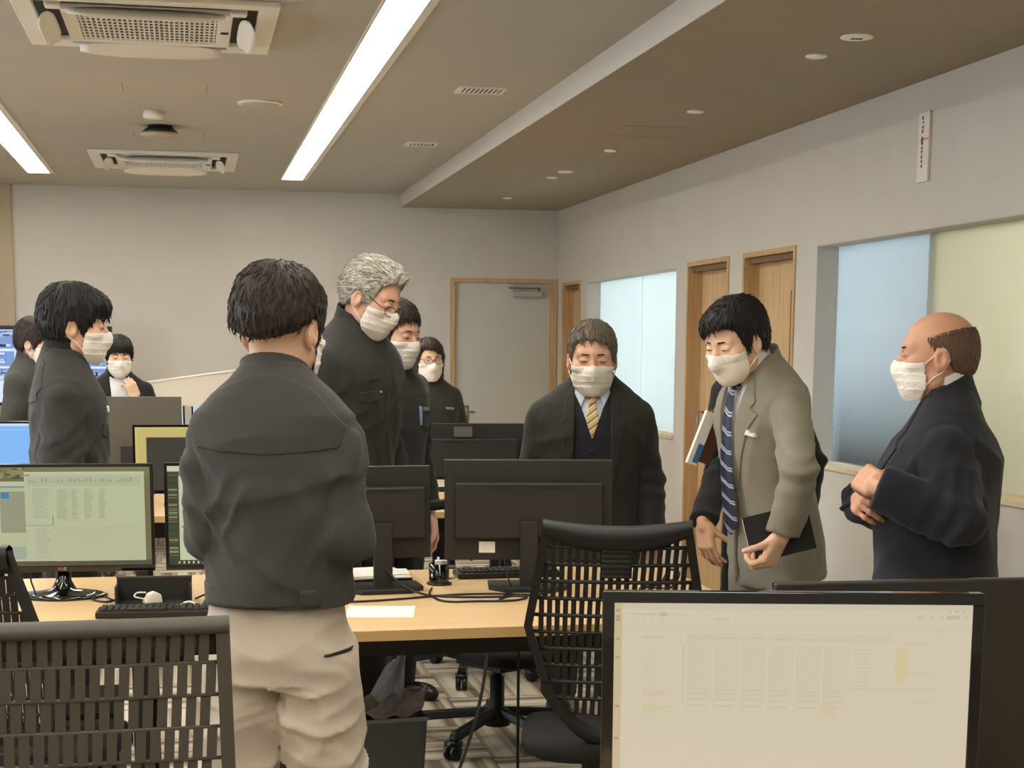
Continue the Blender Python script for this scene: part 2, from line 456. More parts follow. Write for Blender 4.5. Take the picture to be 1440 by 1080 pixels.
# skirting
M_skirt = mat('skirting', (120, 108, 92), 0.7)
struct(MB().b2((XL, YB - 0.01, 0), (DX0 - 0.001, YB - 0.0005, 0.06)), 'baseboard_back', M_skirt)
sk = MB(); y = YF
for (a, c, z0, z1) in openings:
    if z0 == 0: sk.b2((XR - 0.01, y, 0), (XR - 0.0005, a - 0.001, 0.06)); y = c + 0.001
sk.b2((XR - 0.01, y, 0), (XR - 0.0005, YB - 0.012, 0.06)); struct(sk, 'baseboard_right', M_skirt)

# ------------------------------------------------------------------ ceiling fittings
M_tube = emit_mat('strip_light', (255, 249, 239), STRIP_EMIT)
def strip(x0, x1, label, yend=12.06, n=14):
    t = thing('strip_light', label, 'ceiling light', ((x0 + x1) / 2, yend - n * 0.522, CEIL), 0, 'recessed strip lights')
    w = (x1 - x0) / 2; L = n * 1.045 / 2
    MB().b2((-w - 0.012, -L - 0.01, -0.006), (-w, L + 0.01, 0)).b2((w, -L - 0.01, -0.006), (w + 0.035, L + 0.01, 0)).b2((-w, -L - 0.01, -0.006), (w, -L, 0)).b2((-w, L, -0.006), (w, L + 0.01, 0)).build('trim_frame', M_white, t)
    d0 = None
    for i in range(n):
        if d0 is None:
            d0 = MB().b2((-w, -0.519, -0.004), (w, 0.519, -0.0005)).build('diffuser', M_tube, t); o = d0
        else:
            o = d0.copy(); COL.objects.link(o); o.parent = t
        o.location = (0, -L + 1.045 * (i + 0.5), 0)
        if i: MB().b2((-w, -L + 1.045 * i - 0.003, -0.0055), (w + 0.02, -L + 1.045 * i + 0.003, -0.001)).build('joint_bar', M_white, t)
    return t
strip(0.73, 0.88, 'long recessed strip light running down the ceiling beside the lowered section')
strip(-1.085, -0.935, 'recessed strip light at the upper left edge of the picture')
strip(-2.90, -2.75, 'recessed strip light further left, outside the picture')

M_ac = mat('ac_panel', (234, 229, 217), 0.5)
M_acd = mat('ac_slot', (40, 36, 31), 0.8)
def aircon(x, y, label):
    t = thing('ceiling_air_conditioner', label, 'air conditioner', (x, y, CEIL), 0, 'ceiling air conditioners')
    s = 0.475
    def ring(mb, a, b, z0, z1):
        mb.b2((-a, -a, z0), (a, -b, z1)).b2((-a, b, z0), (a, a, z1)).b2((-a, -b, z0), (-b, b, z1)).b2((b, -b, z0), (a, b, z1))
    mb = MB(); ring(mb, s, 0.40, -0.022, 0); mb.build('frame', M_ac, t, bevel=0.006)
    MB().b2((-0.40, -0.40, -0.006), (0.40, 0.40, 0)).build('air_slots', M_acd, t)
    g = MB(); ring(g, 0.31, 0.255, -0.03, -0.004); g.build('grille_frame', M_ac, t, bevel=0.006)
    MB().b2((-0.255, -0.255, -0.024), (0.255, 0.255, -0.020)).build('filter', M_acd, t)
    bars = None
    for i in range(9):
        if bars is None: bars = MB().b2((-0.255, -0.006, -0.0285), (0.255, 0.006, -0.0245)).build('grille_bar', M_ac, t); o = bars
        else: o = bars.copy(); COL.objects.link(o); o.parent = t
        o.location = (0, -0.225 + i * 0.056, 0)
    b2 = None
    for i in range(27):
        if b2 is None: b2 = MB().b2((-0.0035, -0.255, -0.0275), (0.0035, 0.255, -0.0245)).build('grille_rib', M_ac, t); o = b2
        else: o = b2.copy(); COL.objects.link(o); o.parent = t
        o.location = (-0.247 + i * 0.019, 0, 0)
    # four swung-down louvres with rounded ends
    def flap():
        def fn(u, v):
            xx = (u - 0.5) * 0.56; e = 1 - (2 * abs(u - 0.5)) ** 4
            return (xx, (v - 0.5) * 0.075 * (0.45 + 0.55 * e), 0.006 * math.cos((v - 0.5) * 3))
        return MB().grid(fn, 15, 6)
    f0 = flap().build('louvre', M_ac, t, smooth=True, solid=0.004)
    for i in range(4):
        o = f0 if i == 0 else f0.copy()
        if i: COL.objects.link(o); o.parent = t
        a = i * math.pi / 2
        o.location = (math.sin(a) * 0.365, -math.cos(a) * 0.365, -0.045)
        o.rotation_euler = (Matrix.Rotation(a, 3, 'Z') @ Matrix.Rotation(rad(38), 3, 'X')).to_euler()
    MB().b2((0.27, -0.012, -0.034), (0.30, 0.012, -0.03)).build('sensor', M_acd, t)
    for sx in (-1, 1):
        for sy in (-1, 1):
            MB().b2((sx * 0.33 - 0.03, sy * 0.33 - 0.03, -0.03), (sx * 0.33 + 0.03, sy * 0.33 + 0.03, -0.006)).build('corner_cover', M_ac, t, bevel=0.008)
aircon(-0.11, 6.40, 'large white ceiling air conditioner cassette at the top left, nearest the camera')
aircon(-0.11, 11.0, 'smaller-looking far ceiling air conditioner cassette behind the black projector')

# projector head below the ceiling
t = thing('ceiling_sensor', 'small round white sensor on the ceiling just above the black device', 'sensor', (-0.14, 8.78, CEIL))
MB().lathe([(0.05, 0), (0.055, -0.03), (0.045, -0.04)], 20).build('ceiling_mount', M_white, t, smooth=True)
t = thing('projector', 'black ceiling device with a pale round underside in front of the far air conditioner', 'projector', (-0.115, 9.36, CEIL))
MB().lathe([(0.07, 0), (0.07, -0.015), (0.085, -0.02), (0.105, -0.042)], 24).build('housing', M_black, t, smooth=True)
MB().lathe([(0.105, -0.042), (0.112, -0.05), (0.09, -0.066), (0.0, -0.072)], 24).build('underside_ring', mat('pale_ring', (178, 168, 150), 0.5), t, smooth=True)
t = thing('ceiling_speaker', 'round flush white speaker cover in the ceiling left of the strip light', 'speaker', (0.40, 8.35, CEIL))
MB().lathe([(0.115, 0), (0.115, -0.008), (0.10, -0.012)], 32).build('rim', M_ac, t, smooth=True)
MB().lathe([(0.10, -0.010), (0.095, -0.014), (0.0, -0.02)], 32).build('grille', M_ceil, t, smooth=True)
def vent(x, y, w, label):
    t = thing('air_vent', label, 'vent', (x, y, CEIL), 0, 'ceiling vents')
    MB().b2((-w / 2, -0.09, -0.008), (w / 2, -0.07, 0)).b2((-w / 2, 0.07, -0.008), (w / 2, 0.09, 0)).b2((-w / 2, -0.07, -0.008), (-w / 2 + 0.015, 0.07, 0)).b2((w / 2 - 0.015, -0.07, -0.008), (w / 2, 0.07, 0)).build('frame', M_ac, t)
    MB().b2((-w / 2 + 0.015, -0.07, -0.003), (w / 2 - 0.015, 0.07, 0)).build('backing', M_acd, t)
    n = int((w - 0.03) / 0.022)
    for i in range(n):
        xx = -w / 2 + 0.022 + i * 0.022
        MB().box((xx, 0, -0.006), (0.009, 0.14, 0.004), Matrix.Rotation(rad(20), 3, 'Y')).build('slat', M_ac, t)
vent(1.42, 7.68, 0.23, 'small slatted ceiling vent, nearer of the two beside the lowered ceiling')
vent(1.44, 9.78, 0.19, 'small slatted ceiling vent, farther of the two beside the lowered ceiling')
M_dl = mat('downlight_cover', (250, 246, 236), 0.4)
for (x, y, r, lab) in ((2.405, 5.513, 0.06, 'largest round white disc in the lowered ceiling, nearest the camera'), (2.41, 5.90, 0.043, 'round white downlight just behind the largest ceiling disc'),
                       (2.41, 7.384, 0.04, 'single round downlight midway along the lowered ceiling'), (2.415, 8.94, 0.038, 'single round downlight beyond the ceiling hatch'),
                       (2.423, 10.08, 0.05, 'wider disc of the close pair far along the lowered ceiling'), (2.417, 10.44, 0.036, 'narrower disc of the close pair far along the lowered ceiling'),
                       (2.42, 11.95, 0.036, 'farthest round downlight of the lowered ceiling near the back wall')):
    t = thing('downlight', lab, 'ceiling light', (x, y, SOFF), 0, 'round fittings in the lowered ceiling')
    MB().lathe([(r, 0), (r, -0.006), (r * 0.8, -0.009)], 28).build('trim_ring', M_dl, t, smooth=True)
    MB().lathe([(r * 0.8, -0.007), (r * 0.78, -0.0085), (0, -0.009)], 28).build('cover', M_dl, t, smooth=True)
    if r > 0.055:
        for i in range(3): MB().b2((-0.02 + i * 0.015, -0.012, -0.0105), (-0.012 + i * 0.015, 0.012, -0.009)).build('vent_slot', M_acd, t)

# narrow vertical notice plate on the right wall
t = thing('wall_plaque', 'narrow vertical white notice plate with a red mark high on the right wall', 'sign', (XR, 6.287, 2.34), 0)
MB().b2((-0.014, -0.05, -0.145), (-0.001, 0.05, 0.142)).build('plate', mat('plate_white', (232, 222, 208), 0.4), t, bevel=0.002)
ink = mat('ink', (58, 50, 46), 0.6); red = mat('red_ink', (168, 38, 38), 0.6)
def stroke(mb, y0, z0, y1, z1, w=0.0022):
    dy, dz = y1 - y0, z1 - z0; L = math.hypot(dy, dz) or 1e-6; ny, nz = -dz / L * w / 2, dy / L * w / 2
    mb.prism([(y0 + ny, z0 + nz), (y1 + ny, z1 + nz), (y1 - ny, z1 - nz), (y0 - ny, z0 - nz)], 0, -0.0152, -0.0138)
random.seed(5)
for i in range(11):
    mb = MB(); zc = 0.118 - i * 0.0185 - (0.012 if i > 3 else 0); yc = 0.008; s = 0.0068
    for q in range(random.choice((3, 4, 5))):
        if random.random() < 0.5:
            zz = zc + random.uniform(-s, s); stroke(mb, yc - s, zz, yc + s, zz)
        else:
            yy = yc + random.uniform(-s, s); stroke(mb, yy, zc - s, yy, zc + s)
    stroke(mb, yc - s, zc + s * 0.6, yc + s, zc - s * 0.2)
    mb.build('character', ink, t)
mb = MB(); stroke(mb, -0.049, 0.030, 0.02, 0.028, 0.004); stroke(mb, 0.005, 0.04, 0.012, 0.015, 0.012); mb.build('red_mark', red, t)

# ------------------------------------------------------------------ desks
M_desk = wood_mat('desk_maple', (216, 181, 130), (223, 190, 141), 5, (0.6, 9, 9), 0.42)
M_edge = mat('desk_edge', (206, 168, 112), 0.5)
def desk(name, label, x0, x1, y0, y1, z=DESK, legs=3, group=None):
    cx, cy = (x0 + x1) / 2, (y0 + y1) / 2; w, dp = x1 - x0, y1 - y0
    t = thing(name, label, 'desk', (cx, cy, 0), 0, group)
    n = max(1, round(w / 1.8))
    for i in range(n):
        a = -w / 2 + i * w / n
        MB().b2((a + 0.0006, -dp / 2 + 0.002, z - 0.03), (a + w / n - 0.0006, dp / 2 - 0.002, z)).build('tabletop', M_desk, t, bevel=0.002)
    MB().b2((-w / 2, -dp / 2, z - 0.030), (w / 2, -dp / 2 + 0.002, z - 0.001)).b2((-w / 2, dp / 2 - 0.002, z - 0.030), (w / 2, dp / 2, z - 0.001)).build('edge_band', M_edge, t)
    for i in range(legs):
        x = -w / 2 + 0.06 + i * (w - 0.12) / max(1, legs - 1)
        for sy in (-1, 1):
            MB().b2((x - 0.025, sy * (dp / 2 - 0.1) - 0.025, 0), (x + 0.025, sy * (dp / 2 - 0.1) + 0.025, z - 0.03)).build('leg', M_blackm, t)
        MB().b2((x - 0.02, -dp / 2 + 0.125, z - 0.075), (x + 0.02, dp / 2 - 0.125, z - 0.031)).build('crossbar', M_blackm, t)
    MB().b2((-w / 2 + 0.1, -0.12, z - 0.16), (w / 2 - 0.1, -0.115, z - 0.032)).b2((-w / 2 + 0.1, -0.12, z - 0.165), (w / 2 - 0.1, 0.12, z - 0.16)).b2((-w / 2 + 0.1, 0.115, z - 0.16), (w / 2 - 0.1, 0.12, z - 0.10)).build('cable_tray', M_blackm, t)
    return t
desk('bench_desk', 'long pale maple bench desk across the middle of the room', -1.94, 1.66, 4.24, 5.40, legs=3)
desk('bench_desk', 'pale maple desk under the big white monitor in the lower right corner', 0.42, 2.3, 1.5, 2.72, legs=2)
desk('bench_desk', 'pale maple desk row half hidden behind the standing men', -2.2, 1.75, 7.3, 8.6, legs=3)
desk('bench_desk', 'farthest pale desk row in front of the back wall', -2.2, 0.45, 11.1, 12.3, legs=3)

# ------------------------------------------------------------------ monitors
SCRN = {}
def scr_mat(s):
    k = 'screen_%.2f' % s
    if k not in SCRN: SCRN[k] = screen_mat(k, s)
    return SCRN[k]
def screen_mesh(name, w, h, rects, material, parent, y):
    """rects: (u0, v0, u1, v1, rgb) with v measured from the top; later ones lie over earlier ones"""
    vs = []; fs = []; cs = []
    for i, (u0, v0, u1, v1, c) in enumerate(rects):
        yy = y - i * 0.00012
        n = len(vs)
        vs += [(-w / 2 + u0 * w, yy, h * (1 - v1)), (-w / 2 + u1 * w, yy, h * (1 - v1)), (-w / 2 + u1 * w, yy, h * (1 - v0)), (-w / 2 + u0 * w, yy, h * (1 - v0))]
        fs.append((n, n + 1, n + 2, n + 3)); cs.append(lin(c))
    me = bpy.data.meshes.new(name); me.from_pydata(vs, [], fs)
    at = me.color_attributes.new('Col', 'FLOAT_COLOR', 'CORNER')
    at.data.foreach_set('color', [x for c in cs for _ in range(4) for x in c])
    me.materials.append(material)
    o = bpy.data.objects.new(name, me); COL.objects.link(o); o.parent = parent
    return o

def monitor(label, loc, rz, w=0.555, h=0.335, z0=0.085, bezel=0.012, chin=0.018, thick=0.022, rects=None, bright=0.9, body=None, stand='plate', bulge=True, group=None, extras=True, tilt=0.0):
    """local frame: the screen faces -y, the stand foot is centred on the origin on the desk"""
    body = body or M_blackm
    t = thing('computer_monitor', label, 'monitor', loc, rz, group)
    pivot = Matrix.Rotation(rad(tilt), 4, 'X')
    yf = -0.03
    def fin(o):
        if tilt: o.matrix_local = Matrix.Translation((0, 0, z0)) @ pivot @ Matrix.Translation((0, 0, -z0))
        return o
    fin(MB().b2((-w / 2, yf + 0.004, z0), (w / 2, yf + thick, z0 + h)).build('housing', body, t, bevel=0.004))
    fb = MB()
    fb.b2((-w / 2, yf, z0 + h - bezel), (w / 2, yf + 0.006, z0 + h)).b2((-w / 2, yf, z0), (w / 2, yf + 0.006, z0 + chin))
    fb.b2((-w / 2, yf, z0 + chin), (-w / 2 + bezel, yf + 0.006, z0 + h - bezel)).b2((w / 2 - bezel, yf, z0 + chin), (w / 2, yf + 0.006, z0 + h - bezel))
    fin(fb.build('bezel', M_gloss, t, bevel=0.0015))
    sw, sh = w - 2 * bezel, h - bezel - chin
    o = screen_mesh('screen', sw, sh, rects or [(0, 0, 1, 1, (20, 22, 26))], scr_mat(bright if rects else 0.0), t, yf + 0.003)
    if tilt: o.matrix_local = Matrix.Translation((0, 0, z0)) @ pivot @ Matrix.Translation((0, 0, chin))
    else: o.location = (0, 0, z0 + chin)
    if bulge:
        fin(MB().box((0, yf + thick + 0.014, z0 + h * 0.5), (w * 0.88, 0.028, h * 0.56)).build('rear_cover', body, t, bevel=0.008))
        fin(MB().box((0, yf + thick + 0.0285, z0 + h * 0.74), (w * 0.5, 0.002, 0.008)).build('rear_groove', M_black, t))
        MB().box((0.135, yf + thick + 0.0012, z0 + h * 0.13), (0.052, 0.002, 0.036)).build('rating_label', M_paper, t)
        MB().box((0.085, yf + thick + 0.0012, z0 + h * 0.13), (0.03, 0.002, 0.03)).build('port', M_black, t)
    if stand == 'plate':
        MB().box((0, 0.035, z0 * 0.5 + h * 0.2), (0.06, 0.022, z0 + h * 0.4)).build('stand_neck', M_blackm, t, bevel=0.004)
        MB().prism([(-0.13, -0.07), (0.13, -0.07), (0.13, 0.05), (0.08, 0.11), (-0.08, 0.11), (-0.13, 0.05)], 2, 0.0, 0.016).build('stand_foot', M_black, t, bevel=0.003)
    elif stand == 'round':
        MB().lathe([(0.105, 0), (0.108, 0.008), (0.09, 0.014), (0.04, 0.022), (0.024, 0.05), (0.022, z0 + 0.01)], 28, (0, 0.005, 0)).build('stand_neck', M_gloss, t, smooth=True)
        o = MB().lathe([(0.13, 0), (0.135, 0.006), (0.12, 0.011), (0.02, 0.013)], 32).build('stand_foot', M_gloss, t, smooth=True); o.scale = (1.0, 0.72, 1)
    return t
random.seed(3)

# -- big white spreadsheet monitor, lower right
R = [(0, 0, 1, 1, (206, 194, 170)), (0, 0, 0.022, 1, (196, 178, 138)), (0.022, 0, 1, 0.03, (200, 189, 168)), (0.022, 0.105, 1, 0.135, (203, 192, 170))]
def bar(u0, v0, u1, v1, d, tint=(0, 0, 0)):
    R.append((u0, v0, u1, v1, (206 - d * 0.6 + tint[0] * 0.6, 194 - d * 0.6 + tint[1] * 0.6, 170 - d * 0.6 + tint[2] * 0.6)))
for i, v in enumerate((0.03, 0.06, 0.075, 0.17, 0.26, 0.5, 0.66)):
    bar(0.004, v, 0.016, v + 0.012, 70)
bar(0.045, 0.048, 0.12, 0.058, 14); bar(0.125, 0.046, 0.148, 0.062, 34); bar(0.16, 0.05, 0.19, 0.058, 10)
for i in range(8): bar(0.05 + i * 0.024, 0.073, 0.066 + i * 0.024, 0.08, 9)
for i in range(22): bar(0.05 + i * 0.026, 0.09, 0.06 + i * 0.026, 0.098, 8)
bar(0.275, 0.068, 0.32, 0.078, 14)
for u in (0.93, 0.95, 0.968): bar(u, 0.025, u + 0.007, 0.037, 26)
for u in (0.845, 0.878, 0.905): bar(u, 0.05, u + 0.012, 0.064, 16)
bar(0.925, 0.048, 0.962, 0.066, 30, (-4, 8, 0)); bar(0.972, 0.05, 0.985, 0.064, 24, (-4, 6, 0))
bar(0.20, 0.14, 0.78, 0.19, 5)
bar(0.075, 0.155, 0.14, 0.17, 8, (2, -10, 4)); bar(0.19, 0.2, 0.198, 0.48, 10, (-6, 4, 0))
for cidx, u in enumerate((0.205, 0.28, 0.355, 0.43, 0.505, 0.58)):
    bar(u, 0.19, u + 0.07, 0.47, 4)
    bar(u + 0.01, 0.158, u + 0.06, 0.166, 16)
    for rr in range(26): 
        if random.random() < 0.75: bar(u + 0.008, 0.2 + rr * 0.0105, u + random.uniform(0.02, 0.06), 0.204 + rr * 0.0105, 9)
    for v in (0.41, 0.43, 0.46, 0.49): bar(u + 0.005, v, u + 0.055, v + 0.008, 14)
    bar(u, 0.14, u + 0.002, 0.55, 12)
for rr in range(34):
    bar(0.075, 0.2 + rr * 0.0105, 0.075 + random.uniform(0.03, 0.055), 0.204 + rr * 0.0105, 8)
    if rr % 2: bar(0.14, 0.2 + rr * 0.0105, 0.14 + random.uniform(0.02, 0.04), 0.204 + rr * 0.0105, 7)
for rr in range(12): bar(0.66, 0.2 + rr * 0.017, 0.66 + random.uniform(0.03, 0.06), 0.205 + rr * 0.017, 12)
bar(0.775, 0.19, 0.81, 0.36, 8, (6, 8, -24))
for rr in range(14): bar(0.795, 0.2 + rr * 0.0115, 0.81, 0.204 + rr * 0.0115, 14, (6, 8, -20))
for (u, v, L) in ((0.78, 0.165, 0.08), (0.81, 0.31, 0.07), (0.65, 0.39, 0.2), (0.84, 0.385, 0.06), (0.82, 0.45, 0.06)): bar(u, v, u + L, v + 0.006, 12)
bar(0.075, 0.4, 0.14, 0.43, 8, (6, 0, -8)); bar(0.075, 0.47, 0.14, 0.5, 10, (0, 8, -12)); bar(0.585, 0.46, 0.61, 0.52, 8, (8, 0, -10))
RA = R
monitor('white-screened monitor with a pale spreadsheet and glossy black bezel, lower right corner', (0.876, 2.175, DESK), -12.0, w=0.564, h=0.345, z0=0.078, bezel=0.0175, chin=0.02, rects=RA, bright=0.92, body=M_gloss)
monitor('dark monitor seen from behind in the lower right corner, beside the white screen', (1.262, 2.44, DESK), 178.5, w=0.60, h=0.36, z0=0.027, bulge=False, stand='plate')

# -- facing monitor at the left with a document window
R = [(0, 0, 1, 1, (112, 108, 74)), (0, 0, 1, 0.09, (120, 118, 84)), (0.05, 0.14, 0.36, 0.95, (188, 192, 158)), (0.05, 0.19, 0.36, 0.2, (92, 118, 140)), (0.05, 0.2, 0.36, 0.23, (176, 182, 152)), (0.18, 0.24, 0.36, 0.66, (150, 152, 124)),
     (0.185, 0.25, 0.23, 0.31, (62, 128, 168)), (0.05, 0.68, 0.36, 0.79, (184, 186, 150)), (0.07, 0.80, 0.36, 0.93, (160, 172, 150)), (0.0, 0.95, 1, 1, (84, 82, 66))]
for i in range(10): R.append((0.06, 0.26 + i * 0.04, 0.06 + random.uniform(0.03, 0.09), 0.272 + i * 0.04, (166, 172, 140)))
R += [(0.315, 0.045, 0.97, 0.95, (186, 190, 156)), (0.315, 0.045, 0.97, 0.06, (196, 200, 170)), (0.32, 0.075, 0.345, 0.083, (70, 72, 62)), (0.33, 0.09, 0.95, 0.19, (178, 182, 150))]
for i in range(26): R.append((0.34 + i * 0.022, 0.1 + random.uniform(0, 0.05), 0.353 + i * 0.022, 0.15, (158, 162, 132)))
for i in range(24):
    R.append((0.36, 0.21 + i * 0.0125, 0.36 + random.uniform(0.06, 0.1), 0.216 + i * 0.0125, (168, 172, 140)))
    for u, w_ in ((0.49, 0.07), (0.57, 0.04), (0.64, 0.05), (0.72, 0.04)): R.append((u, 0.22 + i * 0.0125, u + w_ * random.uniform(0.6, 1), 0.226 + i * 0.0125, (160, 163, 132)))
R += [(0.32, 0.575, 0.475, 0.583, (150, 154, 126)), (0.465, 0.48, 0.472, 0.58, (146, 150, 124)), (0.475, 0.585, 0.965, 0.945, (184, 187, 152))]
for i in range(22): R.append((0.375, 0.6 + i * 0.0145, 0.375 + random.uniform(0.05, 0.09), 0.606 + i * 0.0145, (170, 173, 142)))
for i in range(8): R.append((0.012, 0.03 + i * 0.1, 0.03, 0.06 + i * 0.1, (214, 214, 190)))
for i in range(60):
    u = random.uniform(0, 0.3); v = random.uniform(0, 0.1); R.insert(2, (u, v, u + random.uniform(0.01, 0.05), v + random.uniform(0.01, 0.03), random.choice([(92, 96, 58), (136, 128, 92), (76, 80, 56), (150, 140, 104)])))
RC = list(R)
t = monitor('black monitor facing the camera at the left, showing a pale table over a landscape wallpaper', (-0.39, 4.99, DESK), -3.0, w=0.565, h=0.333, z0=0.082, bezel=0.01, chin=0.02, rects=RC, bright=0.85, stand='round')
lg = MB().lathe([(0.0055, 0), (0.0055, 0.0006)], 16, (-0.006, -0.031, 0.082 + 0.010), Matrix.Rotation(rad(90), 3, 'X')).build('logo_disc', mat('logo_red', (170, 60, 58), 0.4), t)
lz = 0.082 + 0.0055
MB().b2((0.002, -0.0308, lz), (0.0032, -0.030, lz + 0.009)).b2((0.0032, -0.0308, lz), (0.0066, -0.030, lz + 0.0012)).build('logo_letter', M_white, t)
MB().b2((0.0082, -0.0308, lz), (0.0094, -0.030, lz + 0.009)).b2((0.0094, -0.0308, lz), (0.0132, -0.030, lz + 0.0012)).b2((0.0094, -0.0308, lz + 0.0078), (0.0132, -0.030, lz + 0.009)).b2((0.012, -0.0308, lz + 0.0012), (0.0132, -0.030, lz + 0.0046)).b2((0.0108, -0.0308, lz + 0.0036), (0.012, -0.030, lz + 0.0046)).build('logo_letter', M_white, t)

R = [(0, 0, 1, 1, (70, 78, 48)), (0, 0, 1, 0.055, (206, 206, 184)), (0, 0.055, 0.3, 0.95, (62, 68, 44)), (0.07, 0.09, 1, 0.95, (196, 204, 168)), (0.07, 0.06, 0.4, 0.1, (98, 128, 66))]
for v in (0.14, 0.17, 0.2, 0.33, 0.36, 0.42, 0.46, 0.5, 0.55, 0.62, 0.66, 0.72): R.append((0.1, v, 0.1 + random.uniform(0.1, 0.5), v + 0.008, (150, 160, 130)))
R += [(0.085, 0.60, 0.1, 0.625, (214, 110, 70)), (0.115, 0.85, 0.16, 0.875, (42, 88, 168)), (0, 0.95, 1, 1, (52, 56, 48))]
for i in range(6): R.append((0.06 + i * 0.03, 0.96, 0.07 + i * 0.03, 0.985, random.choice([(200, 200, 190), (90, 140, 190), (220, 180, 90)])))
for i in range(40):
    v = random.uniform(0.08, 0.9); R.append((0.005, v, 0.06, v + 0.012, random.choice([(50, 56, 36), (108, 104, 74), (84, 92, 58), (150, 140, 116)])))
monitor('black monitor with a green-edged web page, half hidden by the standing man in pale trousers', (0.175, 4.93, DESK), -3.0, w=0.50, h=0.333, z0=0.086, bezel=0.01, chin=0.016, rects=list(R), bright=0.85)

# -- monitors showing their backs
t = monitor('black monitor seen from behind, half hidden by the man in pale trousers', (0.598, 4.97, DESK), 184.0, w=0.33, h=0.298, z0=0.10, thick=0.03)
t = monitor('black monitor back with a white rating label, in front of the man in the vest', (1.075, 4.93, DESK), 171.0, w=0.545, h=0.325, z0=0.092, thick=0.035)
t = monitor('black monitor back with a square grey sticker, in front of the far woman in glasses', (1.36, 7.64, DESK), 174.0, w=0.55, h=0.34, z0=0.06)
MB().box((0.03, 0.0255 - 0.03 + 0.0235, 0.06 + 0.30), (0.09, 0.002, 0.05)).build('grey_sticker', mat('sticker_grey', (92, 92, 88), 0.5), t)
R = [(0, 0, 1, 1, (205, 190, 120)), (0.02, 0.02, 0.98, 0.98, (196, 180, 108)), (0.10, 0.16, 1, 1, (58, 55, 46))]
monitor('monitor with a yellow-bordered dark window, left of the man in pale trousers', (0.01, 7.80, DESK), -2.0, w=0.545, h=0.335, z0=0.058, rects=R, bright=0.9)
monitor('tall grey-brown monitor back in front of the black-suited person at the rear', (-0.31, 8.33, DESK), 178.0, w=0.56, h=0.42, z0=0.09, body=mat('taupe_plastic', (92, 86, 74), 0.6), bulge=False)
R = [(0, 0, 1, 1, (120, 176, 236)), (0, 0, 1, 0.04, (190, 214, 240)), (0.02, 0.1, 0.98, 0.11, (140, 190, 242))]
monitor('plain sky-blue screen at the left edge behind the man in the dark jacket', (-1.00, 8.14, DESK), -1.0, w=0.545, h=0.335, z0=0.062, rects=R, bright=1.0)
R2 = [(0, 0, 1, 1, (178, 206, 222)), (0, 0.3, 1, 1, (196, 204, 208)), (0.1, 0.1, 0.6, 0.14, (140, 170, 190))]
monitor('pale blue screen peeking over the grey-brown monitor back', (-0.155, 12.0, DESK), -2.0, w=0.27, h=0.30, z0=0.09, rects=R2, bright=0.95)
monitor('pale blue screen edge just left of the standing man\'s shoulder', (0.16, 12.0, DESK), -2.0, w=0.26, h=0.30, z0=0.09, rects=R2, bright=0.95)

# -- surveillance display at the back left
t = thing('wall_display', 'large display with a grid of camera pictures behind the two people at far left', 'display', (-1.067, 12.46, 0), -2)
R = [(0, 0, 1, 1, (208, 222, 244))]
cols = [(0.0, 0.3), (0.31, 0.6), (0.61, 1.0)]; rows = [(0.0, 0.26), (0.285, 0.5), (0.52, 0.7)]
for (a, b_) in cols:
    for (c_, d_) in rows:
        R.append((a + 0.01, c_ + 0.01, b_ - 0.005, d_, (116, 146, 200)))
        for q in range(26):
            u = random.uniform(a + 0.01, b_ - 0.08); v = random.uniform(c_ + 0.01, d_ - 0.06)
            R.append((u, v, u + random.uniform(0.015, 0.08), v + random.uniform(0.015, 0.06), random.choice([(60, 74, 112), (150, 176, 216), (36, 44, 66), (196, 206, 230), (92, 116, 172), (120, 118, 132)])))
W, Hh = 1.036, 0.60
MB().b2((-W / 2, -0.02, 1.029), (W / 2, 0.03, 1.029 + Hh)).build('housing', M_black, t, bevel=0.004)
o = screen_mesh('screen', W - 0.05, Hh - 0.055, R, scr_mat(1.05), t, -0.022); o.location = (0, 0, 1.029 + 0.025)
MB().b2((-0.04, 0.03, 0.05), (0.04, 0.07, 1.3)).build('stand_post', M_blackm, t)
MB().b2((-0.3, -0.02, 0.0), (0.3, 0.24, 0.05)).build('stand_foot', M_blackm, t, bevel=0.01)
# tilted white board on the far desk
t = thing('drawing_board', 'white tilted board with a bright upper edge against the back wall', 'board', (-0.02, 11.72, DESK), 0)
MB().prism([(-0.36, 0.36), (-0.265, 0.50), (0.50, 0.605), (0.50, 0.30)], 1, -0.012, 0.012).build('board_sheet', mat('board_white', (214, 206, 190), 0.6), t)
MB().tube([(-0.27, -0.014, 0.503), (0.50, -0.014, 0.608)], 0.008).build('top_edge', M_white, t, smooth=True)
MB().tube([(-0.36, -0.014, 0.36), (-0.265, -0.014, 0.50)], 0.006).build('side_edge', M_white, t, smooth=True)
for x in (-0.1, 0.35): MB().b2((x - 0.015, 0.013, 0), (x + 0.015, 0.04, 0.45)).build('support', M_grey, t)
# paper stack on the middle row
tag(MB().b2((-1.35, 8.30, DESK), (-0.86, 8.55, DESK + 0.05)).b2((-1.30, 8.28, DESK + 0.05), (-0.9, 8.53, DESK + 0.30)).build('paper_pile', mat('pile_white', (214, 214, 204), 0.8), bevel=0.003), 'tall white paper pile behind the sky-blue screen at the left edge', 'paper pile')
